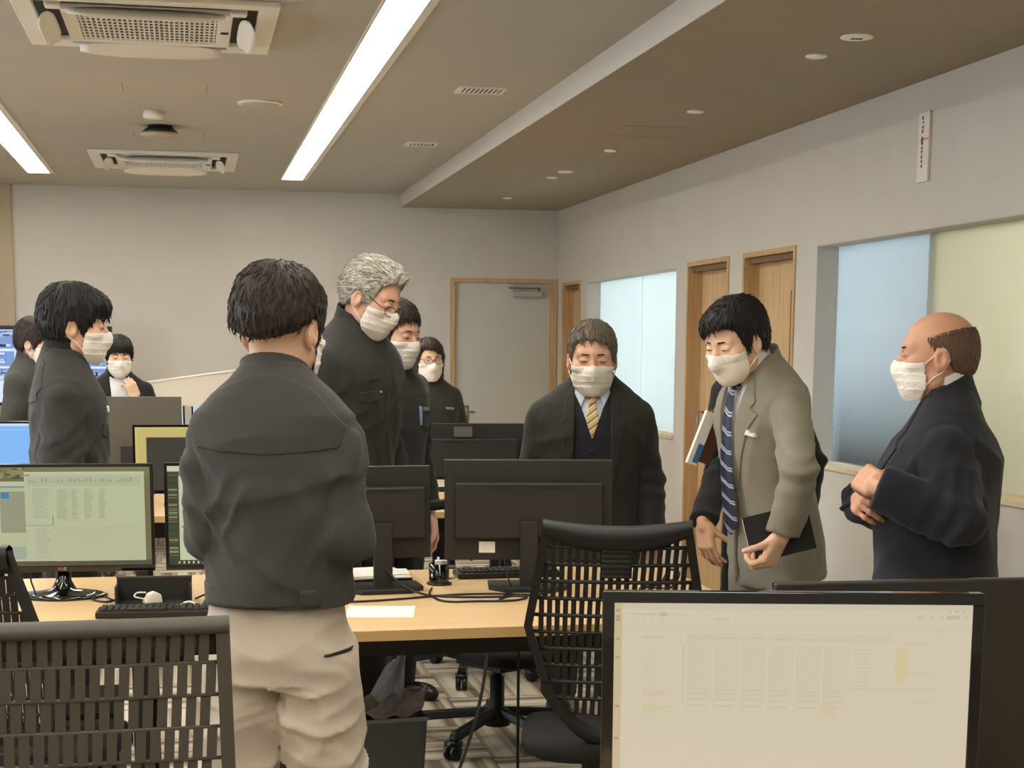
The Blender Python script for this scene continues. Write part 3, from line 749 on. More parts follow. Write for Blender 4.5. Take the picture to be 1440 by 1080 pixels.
# framed stand panel by the grey door
t = thing('notice_stand', 'small grey panel with a dark frame standing before the grey door', 'stand', (1.83, 10.9, 0))
MB().b2((-0.1, -0.008, 0.5), (0.095, 0.008, 1.07)).build('panel', mat('panel_grey', (160, 152, 134), 0.7), t)
MB().b2((-0.11, -0.012, 1.068), (0.11, 0.012, 1.085)).b2((0.095, -0.012, 0.0), (0.11, 0.012, 1.068)).b2((-0.11, -0.012, 0.0), (-0.1, 0.012, 1.068)).build('frame', mat('panel_frame', (96, 86, 68), 0.6), t)
MB().b2((-0.11, -0.15, 0.0), (-0.1, 0.15, 0.02)).b2((0.1, -0.15, 0.0), (0.11, 0.15, 0.02)).build('foot', M_blackm, t)

# ------------------------------------------------------------------ office chairs
M_cg = mat('chair_greybrown', (80, 76, 67), 0.6, bump=0.06, bscale=900)
M_cb = mat('chair_black', (24, 23, 21), 0.5)
M_cfab = mat('seat_fabric', (30, 29, 27), 0.95, bump=0.4, bscale=500)
M_caster = mat('caster_rubber', (14, 13, 12), 0.35)
def chair(label, loc, rz, m, W0=0.43, W1=0.47, zt=1.06, zb=0.50, row=0.05, pitch=0.0215, fill=0.64, slats=True, rail=0.03, smile=0.0, group='office chairs', arms=True, spine=False, recline=13.0, curve=0.35, ledge=True, band=0.0, sag=0.05, bar=0.0032, low_seat=0.0):
    """local frame: the sitter faces +y; backrest on the -y side"""
    t = thing('office_chair', label, 'office chair', loc, rz, group)
    H = zt - zb
    ta = math.tan(rad(recline))
    def half(z): 
        f = (z - zb) / H
        return (W1 + (W0 - W1) * max(0, (f - 0.35) / 0.65)) / 2 if f > 0.35 else (W1 - (0.35 - f) * 0.25) / 2
    def P(x, z, off=0.0):
        return Vector((x, -0.235 - (z - 0.75) * ta + curve * x * x - off, z))
    # star base, gas lift, casters
    for i in range(5):
        a = rad(18 + 72 * i); ca, sa = math.cos(a), math.sin(a)
        Rm = Matrix.Rotation(a, 3, 'Z')
        MB().box(Rm @ Vector((0.165, 0, 0.105)), (0.30, 0.045, 0.035), Rm @ Matrix.Rotation(rad(7), 3, 'Y'), (0.98, 0.6)).build('base_leg', m, t, bevel=0.008)
        c = MB()
        for sgn in (-1, 1):
            c.lathe([(0.0, -0.010), (0.028, -0.010), (0.031, -0.005), (0.031, 0.005), (0.028, 0.010), (0.0, 0.010)], 18, Rm @ Vector((0.315, sgn * 0.014, 0.031)), Rm @ Matrix.Rotation(rad(90), 3, 'X'))
        c.box(Rm @ Vector((0.31, 0, 0.06)), (0.05, 0.05, 0.022), Rm)
        c.tube([Rm @ Vector((0.305, 0, 0.06)), Rm @ Vector((0.305, 0, 0.095))], 0.008)
        c.build('caster', M_caster, t, smooth=True)
    MB().lathe([(0.05, 0.07), (0.055, 0.10), (0.045, 0.13), (0.028, 0.14), (0.028, 0.26), (0.018, 0.262), (0.018, 0.36 - low_seat)], 20).build('gas_lift', M_cb, t, smooth=True)
    MB().box((0, -0.02, 0.385 - low_seat), (0.16, 0.26, 0.06)).tube([(0.08, 0.02, 0.385), (0.24, 0.03, 0.385)], 0.006).box((0.26, 0.03, 0.385), (0.05, 0.025, 0.01)).build('mechanism', M_cb, t, bevel=0.008)
    def seat(u, v):
        th = 2 * math.pi * u; rr = [0, 0.9, 1.0, 1.0, 0.97, 0.8, 0][int(round(v * 6))]; zz = [0.415, 0.415, 0.43, 0.455, 0.468, 0.475, 0.475][int(round(v * 6))]
        c_, s_ = math.cos(th), math.sin(th)
        k = 0.245 / (abs(c_) ** 4 + abs(s_) ** 4) ** 0.25
        return (c_ * k * rr, s_ * k * rr * 0.98 + 0.03, zz - 0.03 * max(0, s_) ** 3 * rr)
    so_ = MB().grid(seat, 40, 7, True).build('seat', M_cfab, t, smooth=True); so_.location = (0, 0, -low_seat)
    # back frame: side rails, top rail, lower edge
    zs = [zb + H * i / 14 for i in range(15)]
    for sgn in (-1, 1):
        fr = MB()
        def fn(u, v, sgn=sgn):
            z = zs[int(round(v * 14))]; x = sgn * half(z)
            q = [(0.0, -0.008), (0.0, 0.014), (-0.022, 0.012), (-0.022, -0.006)][int(round(u * 4)) % 4]
            return P(x + sgn * q[0], z, q[1])
        fr.grid(fn, 4, 15, True)
        fr.build('side_rail', m, t, fixn=True)
    def top(u, v):
        x = (u - 0.5) * 2 * half(zt); zz = zt + 0.006 - 0.012 * (2 * u - 1) ** 2 * 0 
        dep = rail + smile * (1 - (2 * u - 1) ** 2)
        q = [(0, -0.012), (0.008, 0.0), (0, 0.018), (-dep * 0.5, 0.024), (-dep, 0.014), (-dep, -0.006), (-dep * 0.5, -0.014)]
        a = q[int(round(v * 7)) % 7]
        sag = -0.5 * smile * (1 - (2 * u - 1) ** 2)
        return P(x, zz + a[0] + sag, a[1])
    MB().grid(top, 25, 8).build('top_rail', m, t, smooth=True)
    def low(u, v):
        x = (u - 0.5) * 2 * half(zb); sg_ = sag * (1 - (2 * u - 1) ** 2)
        q = [(0.022, -0.008), (0.022, 0.012), (-0.025, 0.018), (-0.030, 0.0)]
        a = q[int(round(v * 4)) % 4]
        return P(x, zb + a[0] - sg_, a[1])
    MB().grid(low, 21, 5).build('lower_rail', m, t, smooth=True)
    # slats in staggered rows
    if slats:
        nrow = int(round((H - rail * 0.4) / row)); rh = (H - rail * 0.4) / nrow; nrow += max(0, int((sag - 0.05) / rh))
        proto = MB().box((0, 0, 0), (pitch * fill, 0.005, rh * 0.99)).build('slat', m, t)
        first = True; tilt = math.atan(ta)
        for r_ in range(nrow):
            zc = zt - rail * 0.4 - (r_ + 0.5) * rh; hw = half(max(zc, zb)) * (1.0 if zc > zb else math.sqrt(max(0.02, 1 - (zb - zc + rh * 0.4) / sag))) - 0.02
            n = int(2 * hw / pitch); x0 = -(n - 1) * pitch / 2 + (pitch * 0.22 if r_ % 2 else -pitch * 0.22)
            for i in range(n):
                x = x0 + i * pitch
                if abs(x) > hw: continue
                o = proto if first else proto.copy()
                if not first: COL.objects.link(o); o.parent = t
                first = False
                o.location = P(x, zc, 0.004 if r_ % 2 else 0.0)
                o.rotation_euler = (Matrix.Rotation(math.atan(2 * curve * x), 3, 'Z') @ Matrix.Rotation(tilt, 3, 'X') @ Matrix.Rotation(rad(2.5), 3, 'Y')).to_euler()
            if ledge:
                zl = zc - rh / 2
                if zl > zb + 0.02 - max(0, sag - 0.05):
                    hb = half(max(zl, zb)) * (1.0 if zl > zb else math.sqrt(max(0.02, 1 - (zb - zl) / sag)))
                    MB().tube([P(hb * s_ * 0.97, zl, 0.003) for s_ in (-1, -0.75, -0.5, -0.25, 0, 0.25, 0.5, 0.75, 1)], bar, 6).build('row_bar', m, t, smooth=True)
    if band:
        MB().grid(lambda u, v: P((u - 0.5) * 2 * (half(zt) - 0.02), zt - rail * 0.5 - v * band, -0.008), 15, 3).build('upper_band', m, t, smooth=True, solid=0.004)
    if spine:
        def pad(u, v):
            x = (u - 0.5) * 0.075; z = zt - rail - smile - v * 0.085 + 0.012
            return P(x, z, 0.012 + 0.006 * math.sin(v * 40) * 0.3)
        MB().grid(pad, 6, 22).build('rib_pad', m, t, smooth=True, solid=0.01)
    MB().tube(spline([P(0, max(zb - sag, 0.48) + 0.16, 0.02), P(0, max(zb - sag, 0.48) + 0.04, 0.045), (0, -0.20, 0.40), (0, -0.08, 0.38)], 6), 0.026, 10).build('back_support', M_cb, t, smooth=True)
    if arms:
        for sgn in (arms if isinstance(arms, tuple) else (-1, 1)):
            MB().tube(spline([(sgn * 0.14, -0.02, 0.39), (sgn * 0.27, -0.02, 0.40), (sgn * 0.30, -0.03, 0.50), (sgn * 0.29, -0.03, 0.63)], 6), 0.012, 10).build('arm_post', M_cb, t, smooth=True)
            MB().box((sgn * 0.285, 0.02, 0.65), (0.075, 0.17, 0.022)).build('arm_pad', M_cb, t, bevel=0.012, seg=3)
    return t
chair('grey-brown slatted office chair in the lower left corner, back towards the camera', (-0.175, 2.78, 0), 1.0, M_cg, W0=0.455, W1=0.475, zt=1.058, zb=0.50, row=0.0565, pitch=0.0226, fill=0.71, rail=0.02, curve=0.12, recline=9.0, arms=False, band=0.042)
chair('black slatted office chair with a curved top rail behind the white monitor', (1.115, 4.03, 0), -14.0, M_cb, W0=0.372, W1=0.47, zt=1.06, zb=0.64, row=0.043, pitch=0.0205, fill=0.62, rail=0.032, smile=0.03, spine=True, curve=0.5, recline=12.0, arms=False, sag=0.16, bar=0.0055)
chair('black office chair at the left picture edge, behind the grey-brown chair', (-0.455, 4.19, 0), -24.0, M_cb, W0=0.32, W1=0.47, zt=1.01, zb=0.50, row=0.043, pitch=0.0205, fill=0.84, rail=0.06, smile=0.01, curve=0.4, recline=12.0, arms=False, bar=0.005)
chair('black office chair on the far side of the bench desk, base seen under it', (1.13, 5.72, 0), -150.0, M_cb, slats=False, zt=0.90, arms=False, low_seat=0.06)
chair('black office chair farthest back, two casters seen under the bench desk', (1.24, 6.95, 0), 20.0, M_cb, slats=False, zt=0.98, arms=False)

# ------------------------------------------------------------------ signed-distance sculpting
F32 = np.float32
def surf(fn, lo, hi, h):
    """surface nets over fn(points)->distance, evaluated coarsely first; returns verts, quads"""
    lo = np.array(lo, F32); hi = np.array(hi, F32)
    B = 4
    nb = np.maximum(np.ceil((hi - lo) / (h * B)).astype(int), 1)
    n = nb * B + 1
    cs = h * B
    gx = [lo[i] + (np.arange(nb[i]) + 0.5) * cs for i in range(3)]
    G = np.stack(np.meshgrid(*gx, indexing='ij'), -1).reshape(-1, 3).astype(F32)
    cv = fn(G)
    near = np.abs(cv) < cs * 2.2
    V = np.repeat(np.repeat(np.repeat(cv.reshape(nb), B, 0), B, 1), B, 2)
    V = np.pad(V, ((0, 1), (0, 1), (0, 1)), mode='edge').astype(F32)
    nm = near.reshape(nb)
    pm = np.zeros(tuple(n), bool)
    big = np.repeat(np.repeat(np.repeat(nm, B, 0), B, 1), B, 2)
    for a in (0, 1):
        for b in (0, 1):
            for c in (0, 1):
                pm[a:a + big.shape[0], b:b + big.shape[1], c:c + big.shape[2]] |= big
    idx = np.argwhere(pm)
    pts = (lo + idx * h).astype(F32)
    V[pm] = fn(pts)
    S = V < 0
    c8 = [(a, b, c) for a in (0, 1) for b in (0, 1) for c in (0, 1)]
    sl = lambda A, o: A[o[0]:o[0] + n[0] - 1, o[1]:o[1] + n[1] - 1, o[2]:o[2] + n[2] - 1]
    cnt = sum(sl(S, o).astype(np.int8) for o in c8)
    act = (cnt > 0) & (cnt < 8)
    ci = np.argwhere(act)
    if len(ci) == 0: return np.zeros((0, 3), F32), np.zeros((0, 4), int)
    vid = -np.ones(act.shape, int); vid[act] = np.arange(len(ci))
    vals = {o: sl(V, o)[act] for o in c8}
    acc = np.zeros((len(ci), 3)); w = np.zeros(len(ci))
    for o in c8:
        for ax in range(3):
            if o[ax]: continue
            p = list(o); p[ax] = 1; p = tuple(p)
            a, b = vals[o], vals[p]; x = (a < 0) != (b < 0)
            t = np.where(x, a / np.where(x, a - b, 1), 0)
            q = np.array(o, float)[None, :].repeat(len(ci), 0); q[:, ax] += t
            acc += q * x[:, None]; w += x
    verts = lo + (ci + acc / w[:, None]) * h
    quads = []
    for ax in range(3):
        o1, o2 = [(1, 2), (2, 0), (0, 1)][ax]
        sA = [slice(1, n[i] - 1) for i in range(3)]; sA[ax] = slice(0, n[ax] - 1)
        sB = list(sA); sB[ax] = slice(1, n[ax])
        a, b = S[tuple(sA)], S[tuple(sB)]
        for flip, mk in ((False, a & ~b), (True, ~a & b)):
            e = np.argwhere(mk)
            if not len(e): continue
            e = e + np.array([0 if i == ax else 1 for i in range(3)])
            def cell(d1, d2):
                q = e.copy(); q[:, o1] -= d1; q[:, o2] -= d2
                return vid[q[:, 0], q[:, 1], q[:, 2]]
            f = np.stack([cell(1, 1), cell(0, 1), cell(0, 0), cell(1, 0)], 1)
            quads.append(f[:, ::-1] if flip else f)
    quads = np.concatenate(quads)
    quads = quads[(quads >= 0).all(1)]
    return verts, quads

def V3(*a): return np.array(a, F32)
def cap(P, a, b, ra, rb):
    a = np.asarray(a, F32); b = np.asarray(b, F32); ba = b - a; pa = P - a
    t = np.clip(pa @ ba / max(float(ba @ ba), 1e-9), 0, 1)
    return np.linalg.norm(pa - t[:, None] * ba, axis=1) - (ra + (rb - ra) * t)
def ell(P, c, r):
    q = (P - np.asarray(c, F32)) / np.asarray(r, F32)
    k0 = np.linalg.norm(q, axis=1); k1 = np.linalg.norm(q / np.asarray(r, F32), axis=1)
    return k0 * (k0 - 1) / np.maximum(k1, 1e-6)
def rbox(P, c, hs, r):
    q = np.abs(P - np.asarray(c, F32)) - (np.asarray(hs, F32) - r)
    return np.linalg.norm(np.maximum(q, 0), axis=1) + np.minimum(q.max(1), 0) - r
def smin(a, b, k):
    h = np.clip(0.5 + 0.5 * (b - a) / k, 0, 1)
    return b + (a - b) * h - k * h * (1 - h)
def smax(a, b, k): return -smin(-a, -b, k)
def loft(P, prof, n=2.4):
    """stack of super-ellipse sections: prof rows (z, half width, half depth, centre y)"""
    pr = np.array(prof, F32); z = np.clip(P[:, 2], pr[0, 0], pr[-1, 0])
    a = np.interp(z, pr[:, 0], pr[:, 1]); b = np.interp(z, pr[:, 0], pr[:, 2]); cy = np.interp(z, pr[:, 0], pr[:, 3])
    q = ((np.abs(P[:, 0]) / a) ** n + (np.abs(P[:, 1] - cy) / b) ** n) ** (1 / n)
    d = (q - 1) * np.minimum(a, b)
    dz = np.maximum(pr[0, 0] - P[:, 2], P[:, 2] - pr[-1, 0])
    return np.maximum(d, dz).astype(F32)
def poly2(u, v, pts):
    """signed distance to a 2D polygon"""
    pts = np.array(pts, F32); n = len(pts); d = np.full(u.shape, 1e9, F32); s = np.ones(u.shape, F32)
    for i in range(n):
        a = pts[i]; b = pts[i - 1]; e = b - a
        wu, wv = u - a[0], v - a[1]
        t = np.clip((wu * e[0] + wv * e[1]) / max(float(e @ e), 1e-12), 0, 1)
        d = np.minimum(d, (wu - e[0] * t) ** 2 + (wv - e[1] * t) ** 2)
        c1 = v >= a[1]; c2 = v < b[1]; c3 = e[0] * wv > e[1] * wu
        s = np.where((c1 & c2 & c3) | (~c1 & ~c2 & ~c3), -s, s)
    return s * np.sqrt(d)
def wob(P, seed, freq, stretch=(1, 1, 1), n=7):
    """soft fold noise: sum of randomly oriented warped sines, about -1..1"""
    rg = np.random.default_rng(seed); out = np.zeros(len(P), F32); Q = P * np.asarray(stretch, F32)
    wp = np.sin(Q @ rg.normal(size=3).astype(F32) * freq * 0.35 + rg.uniform(0, 6)) * 1.2
    for i in range(n):
        d = rg.normal(size=3); d /= np.linalg.norm(d)
        out += np.sin(Q @ d.astype(F32) * freq * rg.uniform(0.6, 1.5) + rg.uniform(0, 6.28) + wp * rg.uniform(0.3, 1.0))
    return out / n * 1.6

def crease(P, seed, freq, bias=(1, 1, 1), n=6, sharp=1.5):
    """raised creases where cloth bunches, 0..~1.5"""
    rg = np.random.default_rng(seed); out = np.zeros(len(P), F32)
    for i in range(n):
        d = rg.normal(size=3) * np.asarray(bias); d = (d / np.linalg.norm(d)).astype(F32); e = rg.normal(size=3).astype(F32)
        w = np.sin(P @ d * freq * rg.uniform(0.7, 1.3) + rg.uniform(0, 6.28) + 1.6 * np.sin(P @ e * freq * 0.4 + i))
        mk = np.clip(0.15 + np.sin(P @ rg.normal(size=3).astype(F32) * freq * 0.28 + rg.uniform(0, 6.28)), 0, 1)
        out += (1 - np.abs(w)) ** sharp * mk
    return out

def mesh_obj(name, parts, material, parent, scale=1.0):
    """parts: list of (verts, quads) joined into one smooth mesh"""
    vs = []; fs = []; n = 0
    for v, f in parts:
        if len(v) == 0: continue
        vs.append(v); fs.append(np.asarray(f) + n); n += len(v)
    v = (np.concatenate(vs) * scale).astype(F32)
    me = bpy.data.meshes.new(name)
    nf = sum(len(f) for f in fs); f = np.concatenate(fs).astype(np.int32)
    me.vertices.add(len(v)); me.vertices.foreach_set('co', v.ravel())
    me.loops.add(nf * 4); me.loops.foreach_set('vertex_index', f.ravel())
    me.polygons.add(nf); me.polygons.foreach_set('loop_start', np.arange(0, nf * 4, 4, dtype=np.int32))
    me.update(calc_edges=True); me.validate()
    me.shade_smooth()
    me.materials.append(material)
    o = bpy.data.objects.new(name, me); COL.objects.link(o); o.parent = parent
    return o
def mb_obj(name, mb, material, parent, X=None, scale=1.0, smooth=True):
    if X is not None: mb.v = [tuple(X(Vector(p)) * scale) for p in mb.v]
    else: mb.v = [tuple(Vector(p) * scale) for p in mb.v]
    return mb.build(name, material, parent, smooth=smooth)

# ------------------------------------------------------------------ head
def head_sdf(P, jaw=1.0, nose=1.0, lids=0.35):
    ax = np.abs(P[:, 0]); S = P.copy(); S[:, 0] = ax
    d = ell(P, (0, -0.014, 0.030), (0.0765, 0.098, 0.088))
    d = smin(d, ell(P, (0, 0.020, -0.028), (0.066, 0.070, 0.082)), 0.03)
    d = smin(d, cap(S, (0.0, 0.066, -0.097), (0.048 * jaw, 0.0, -0.070), 0.022, 0.021), 0.03)
    d = smin(d, ell(S, (0.042, 0.055, -0.022), (0.026, 0.026, 0.022)), 0.02)
    d = smin(d, cap(S, (0.0, 0.080, 0.026), (0.045, 0.066, 0.024), 0.012, 0.010), 0.018)
    d = smax(d, -ell(S, (0.032, 0.100, 0.004), (0.021, 0.021, 0.013)), 0.014)
    d = smin(d, ell(S, (0.032, 0.0765, 0.003), (0.017, 0.0145, 0.0125)), 0.004)
    d = smin(d, cap(P, (0, 0.086, 0.008), (0, 0.104 * nose, -0.028), 0.008, 0.013), 0.012)
    d = smin(d, ell(S, (0.012, 0.096, -0.032), (0.010, 0.010, 0.009)), 0.008)
    d = smin(d, cap(S, (0, 0.087, -0.060), (0.018, 0.080, -0.060), 0.009, 0.006), 0.008)
    # eyelid crease
    d = d + 0.0022 * np.exp(-((S[:, 2] - 0.0012 + (S[:, 0] - 0.032) ** 2 * 9) / 0.0024) ** 2) * (np.abs(S[:, 0] - 0.032) < 0.015) * (P[:, 1] > 0.06)
    # ears
    e = ell(S, (0.079, -0.012, -0.012), (0.013, 0.021, 0.033))
    e = smax(e, -ell(S, (0.092, -0.008, -0.008), (0.010, 0.011, 0.018)), 0.006)
    d = smin(d, e, 0.008)
    return d

def hair_sdf(P, st, seed):
    """st: dict(top, side, back thickness; line = hairline control points (y, zmin); part; amp)"""
    x, y, z = P[:, 0], P[:, 1], P[:, 2]
    th = np.interp(z, [-0.075, -0.035, 0.015, 0.12], [st['side'] * 0.25, st['side'] * 0.75, st['side'], st['top']])
    th = th + np.clip(-(y + 0.03) / 0.06, 0, 1) * (st.get('back', st['side']) - st['side']) * np.clip((z + 0.07) / 0.06, 0, 1)
    d = ell(P, (0, -0.016, 0.030), (0.0765, 0.098, 0.090)) 
    d = smin(d, ell(P, (0, -0.03, -0.02), (0.070, 0.078, 0.075)), 0.03) - th
    if st.get('fringe'):
        d = smin(d, ell(P, (st.get('fx', 0), 0.052, 0.072), (0.062, 0.042 + st['fringe'], 0.04)), 0.03)
    if st.get('tuft'):
        d = smin(d, cap(P, (0.0, 0.04, 0.115), (0.012, 0.095, 0.105), 0.024, 0.008), 0.03)
    if st.get('long'):
        S = P.copy(); S[:, 0] = np.abs(x)
        d = smin(d, cap(S, (0.066, -0.01, 0.02), (0.068, 0.012, -0.13), 0.03, 0.022), 0.03)
        d = smin(d, cap(P, (0, -0.075, 0.0), (0, -0.072, -0.13), 0.05, 0.04), 0.04)
    az = np.arctan2(x, -(y + 0.035) if st.get('flow', 'crown') == 'crown' else z + 0.05)
    pol = np.sqrt(x ** 2 + (y + 0.035) ** 2)
    rg = np.random.default_rng(seed); s = np.zeros(len(P), F32)
    if st.get('flow') == 'back':
        q = x / 0.09
        for i in range(6): s += np.sin(q * rg.uniform(14, 46) + z * rg.uniform(10, 60) + y * rg.uniform(-12, 12) + rg.uniform(0, 6))
    else:
        for i in range(6): s += np.sin(az * int(rg.integers(14, 70)) + pol * rg.uniform(-40, 40) + z * rg.uniform(-25, 25) + rg.uniform(0, 6) + 2.0 * np.sin(az * 5 + z * 30 + i))
    s /= 6
    d = d + s * st.get('amp', 0.003)
    ln = np.array(st['line'], F32)
    zm = np.interp(y, ln[:, 0], ln[:, 1]) + s * st.get('tip', 0.008)
    if st.get('ucurve'):
        zm = zm + np.where(y < 0.0, st['ucurve'] * (np.abs(x) / 0.085) ** 2, 0)
    if st.get('part'):
        zm = zm + np.where(y > 0.03, st['part'] * (x / 0.07), 0)
    if st.get('temple'):
        zm = np.where(y > 0.035, zm - st['temple'] * np.clip((np.abs(x) - 0.035) / 0.03, 0, 1), zm)
    if st.get('mpart'):
        d = d + 0.010 * np.exp(-((x - 0.004) / 0.006) ** 2) * np.clip((z - 0.085) / 0.03, 0, 1) * (y < 0.03)
    d = smax(d, (zm - z) * 0.8, 0.006)
    if st.get('bald'):
        c = ell(P, (0, 0.02, 0.10), (0.082, 0.125, 0.085)) - (0.0 if st.get('wide') else 0.004); d = smax(d, -c, 0.01)
        if not st.get('wide'): d = smax(d, y - 0.012 - 0.2 * np.clip(-z, 0, 1), 0.004)
    return d

def tidy(line): return line
def strands(v, st, seed, n):
    """tapered locks lying along the hair surface, so that edges and silhouette break up"""
    rg = np.random.default_rng(seed); p = v[rg.integers(0, len(v), n)].astype(F32)
    e = 0.003; g = np.stack([hair_sdf(p + e * np.eye(3, dtype=F32)[i], st, seed) - hair_sdf(p - e * np.eye(3, dtype=F32)[i], st, seed) for i in range(3)], 1)
    g /= np.maximum(np.linalg.norm(g, axis=1, keepdims=True), 1e-6)
    ln = np.array(st['line'], F32)
    ok = (g[:, 2] > -0.55)
    p, g = p[ok], g[ok]; n = len(p)
    if st.get('flow') == 'back':
        b = np.tile(V3(0, -1, -0.25), (n, 1)); b[:, 0] += 0.3 * np.sign(p[:, 0]); b[:, 2] -= 2.5 * np.clip(np.abs(p[:, 0]) - 0.05, 0, 1) * 4
        fr = p[:, 1] > 0.075; b[fr] = V3(0.25, 0.5, 0.6)
    else:
        b = p - V3(0, -0.035, 0.15); b[:, 2] -= 0.05
        fr = p[:, 1] > 0.03; b[fr, 0] += np.sign(st.get('part', 0.02)) * -0.04; b[fr, 2] -= 0.03
    b += rg.normal(size=b.shape) * 0.012
    t = b - g * (b * g).sum(1, keepdims=True); t /= np.maximum(np.linalg.norm(t, axis=1, keepdims=True), 1e-6)
    sd = np.cross(t, g)
    L = (rg.uniform(0.014, 0.034, n) * st.get('sl', 1.0))[:, None]; lift = (rg.uniform(-0.001, 0.0035, n) * st.get('lift', 1.0))[:, None]
    c = [p - t * 0.008 - g * 0.003, p + t * L * 0.5 - g * (L * L * 0.25 / 0.2) + g * lift * 0.5 + g * 0.0012, p + t * L - g * (L * L / 0.2) + g * lift + sd * rg.normal(size=(n, 1)) * 0.003]
    r = [q_ * st.get('thin', 1.0) for q_ in (0.0026, 0.0022, 0.0003)]; rings = []
    for q, rr in zip(c, r): rings += [q + sd * rr, q + g * rr * 0.6, q - sd * rr]
    V = np.stack(rings, 1).reshape(-1, 3)
    base = (np.arange(n) * 9)[:, None]
    F = np.concatenate([np.array([[k * 3 + a, k * 3 + (a + 1) % 3, k * 3 + 3 + (a + 1) % 3, k * 3 + 3 + a]]) + base for k in (0, 1) for a in (0, 1, 2)])
    return V, F
LINE_STD = [(-0.12, -0.055), (-0.08, -0.060), (-0.045, -0.045), (-0.028, -0.01), (-0.022, 0.022), (0.0, 0.022), (0.012, 0.005), (0.02, -0.022), (0.036, -0.022), (0.044, 0.02), (0.055, 0.05), (0.075, 0.066), (0.12, 0.07)]
LINE_BANG = [(-0.12, -0.055), (-0.08, -0.062), (-0.045, -0.05), (-0.028, -0.02), (-0.022, 0.012), (0.0, 0.010), (0.012, -0.005), (0.02, -0.03), (0.036, -0.028), (0.046, 0.01), (0.06, 0.024), (0.08, 0.034), (0.12, 0.036)]
LINE_BOWL = [(-0.12, -0.050), (-0.08, -0.058), (-0.045, -0.055), (-0.028, -0.03), (-0.022, -0.004), (0.0, -0.006), (0.012, -0.015), (0.02, -0.03), (0.036, -0.028), (0.046, 0.01), (0.06, 0.024), (0.08, 0.034), (0.12, 0.036)]
LINE_LONG = [(-0.12, -0.15), (-0.02, -0.15), (0.02, -0.15), (0.040, -0.13), (0.048, 0.0), (0.056, 0.045), (0.08, 0.062), (0.12, 0.066)]
LINE_BALD = [(-0.12, -0.055), (-0.08, -0.060), (-0.045, -0.045), (-0.028, -0.01), (-0.022, 0.020), (0.0, 0.022), (0.008, 0.010), (0.014, 0.012), (0.030, 0.05), (0.045, 0.2), (0.12, 0.2)]
ST_BLACK = dict(top=0.020, side=0.011, back=0.014, line=LINE_STD, amp=0.0035, fringe=0.006)

def mask_core(P, beak=0.0):
    d = ell(P, (0, 0.026, -0.058), (0.069, 0.068, 0.074))
    d = smin(d, cap(P, (0, 0.088, -0.004), (0, 0.099 + beak, -0.040), 0.012, 0.0145), 0.045)
    d = smin(d, cap(P, (0, 0.064, -0.095), (0, 0.058, -0.100), 0.024, 0.024), 0.03)
    return d
def mask_sdf(P, pleat=True, beak=0.0):
    d = smin(mask_core(P, beak) - 0.004, head_sdf(P) - 0.0045, 0.006)
    if pleat:
        q = (P[:, 2] + 0.02 + 0.10 * np.abs(P[:, 0])) / 0.021
        saw = q - np.floor(q)
        d = d - 0.0022 * (saw ** 3) * ((P[:, 2] > -0.10) & (P[:, 2] < -0.028))
    else:
        d = d + 0.0012 * np.exp(-((P[:, 2] + 0.044) / 0.003) ** 2)
    d = np.maximum(d, -(d + 0.0045))
    ax = np.abs(P[:, 0])
    zt = -0.0135 + 0.006 * np.exp(-(ax / 0.014) ** 2) - 0.10 * np.clip(ax - 0.03, 0, 1)
    reg = poly2(P[:, 1], P[:, 2], [(0.2, 0.03), (0.040, 0.03), (0.032, -0.03), (0.026, -0.080), (0.040, -0.119), (0.2, -0.15)])
    return smax(smax(d, reg, 0.003), P[:, 2] - zt, 0.003)

M_skin = {}
def skin_mat(key, col):
    if key in M_skin: return M_skin[key]
    m = mat('skin_' + key, col, 0.55, bump=0.06, bscale=350, var=0.05, vscale=18)
    b = m.node_tree.nodes['Principled BSDF']
    b.inputs['Subsurface Weight'].default_value = 0.08
    b.inputs['Subsurface Radius'].default_value = (0.012, 0.004, 0.002)
    M_skin[key] = m
    return m
def hair_mat(key, c1, c2):
    if 'hair_' + key in MATS: return MATS['hair_' + key]
    m, nt, b = node_mat('hair_' + key)
    at = nt.nodes.new('ShaderNodeAttribute'); at.attribute_name = 'flow'
    n = nt.nodes.new('ShaderNodeTexNoise'); n.inputs['Scale'].default_value = 1.0; n.inputs['Detail'].default_value = 5; n.inputs['Roughness'].default_value = 0.65
    nt.links.new(at.outputs['Vector'], n.inputs['Vector'])
    cr = nt.nodes.new('ShaderNodeValToRGB')
    cr.color_ramp.elements[0].position = 0.34; cr.color_ramp.elements[0].color = lin(c1)
    cr.color_ramp.elements[1].position = 0.66; cr.color_ramp.elements[1].color = lin(c2)
    nt.links.new(n.outputs['Fac'], cr.inputs[0]); nt.links.new(cr.outputs[0], b.inputs['Base Color'])
    b.inputs['Roughness'].default_value = 0.55
    b.inputs['Specular IOR Level'].default_value = 0.35
    bp = nt.nodes.new('ShaderNodeBump'); bp.inputs['Strength'].default_value = 0.7; bp.inputs['Distance'].default_value = 0.0025
    nt.links.new(n.outputs['Fac'], bp.inputs['Height']); nt.links.new(bp.outputs[0], b.inputs['Normal'])
    return m
HAIR = dict(black=((14, 12, 11), (34, 30, 26)), soft=((32, 26, 21), (60, 50, 41)), brown=((40, 28, 22), (66, 48, 38)), grey=((98, 94, 86), (208, 202, 186)), dull=((78, 70, 58), (128, 116, 98)), stub=((84, 64, 50), (116, 88, 68)))
M_mask = mat('mask_white', (238, 232, 220), 0.85, bump=0.15, bscale=500)
M_loop = mat('mask_loop', (236, 228, 218), 0.8)
M_eye = mat('eye_dark', (26, 18, 14), 0.25)
M_eyew = mat('eye_white', (206, 196, 184), 0.3)
M_frame = mat('spectacle_frame', (28, 20, 18), 0.3)
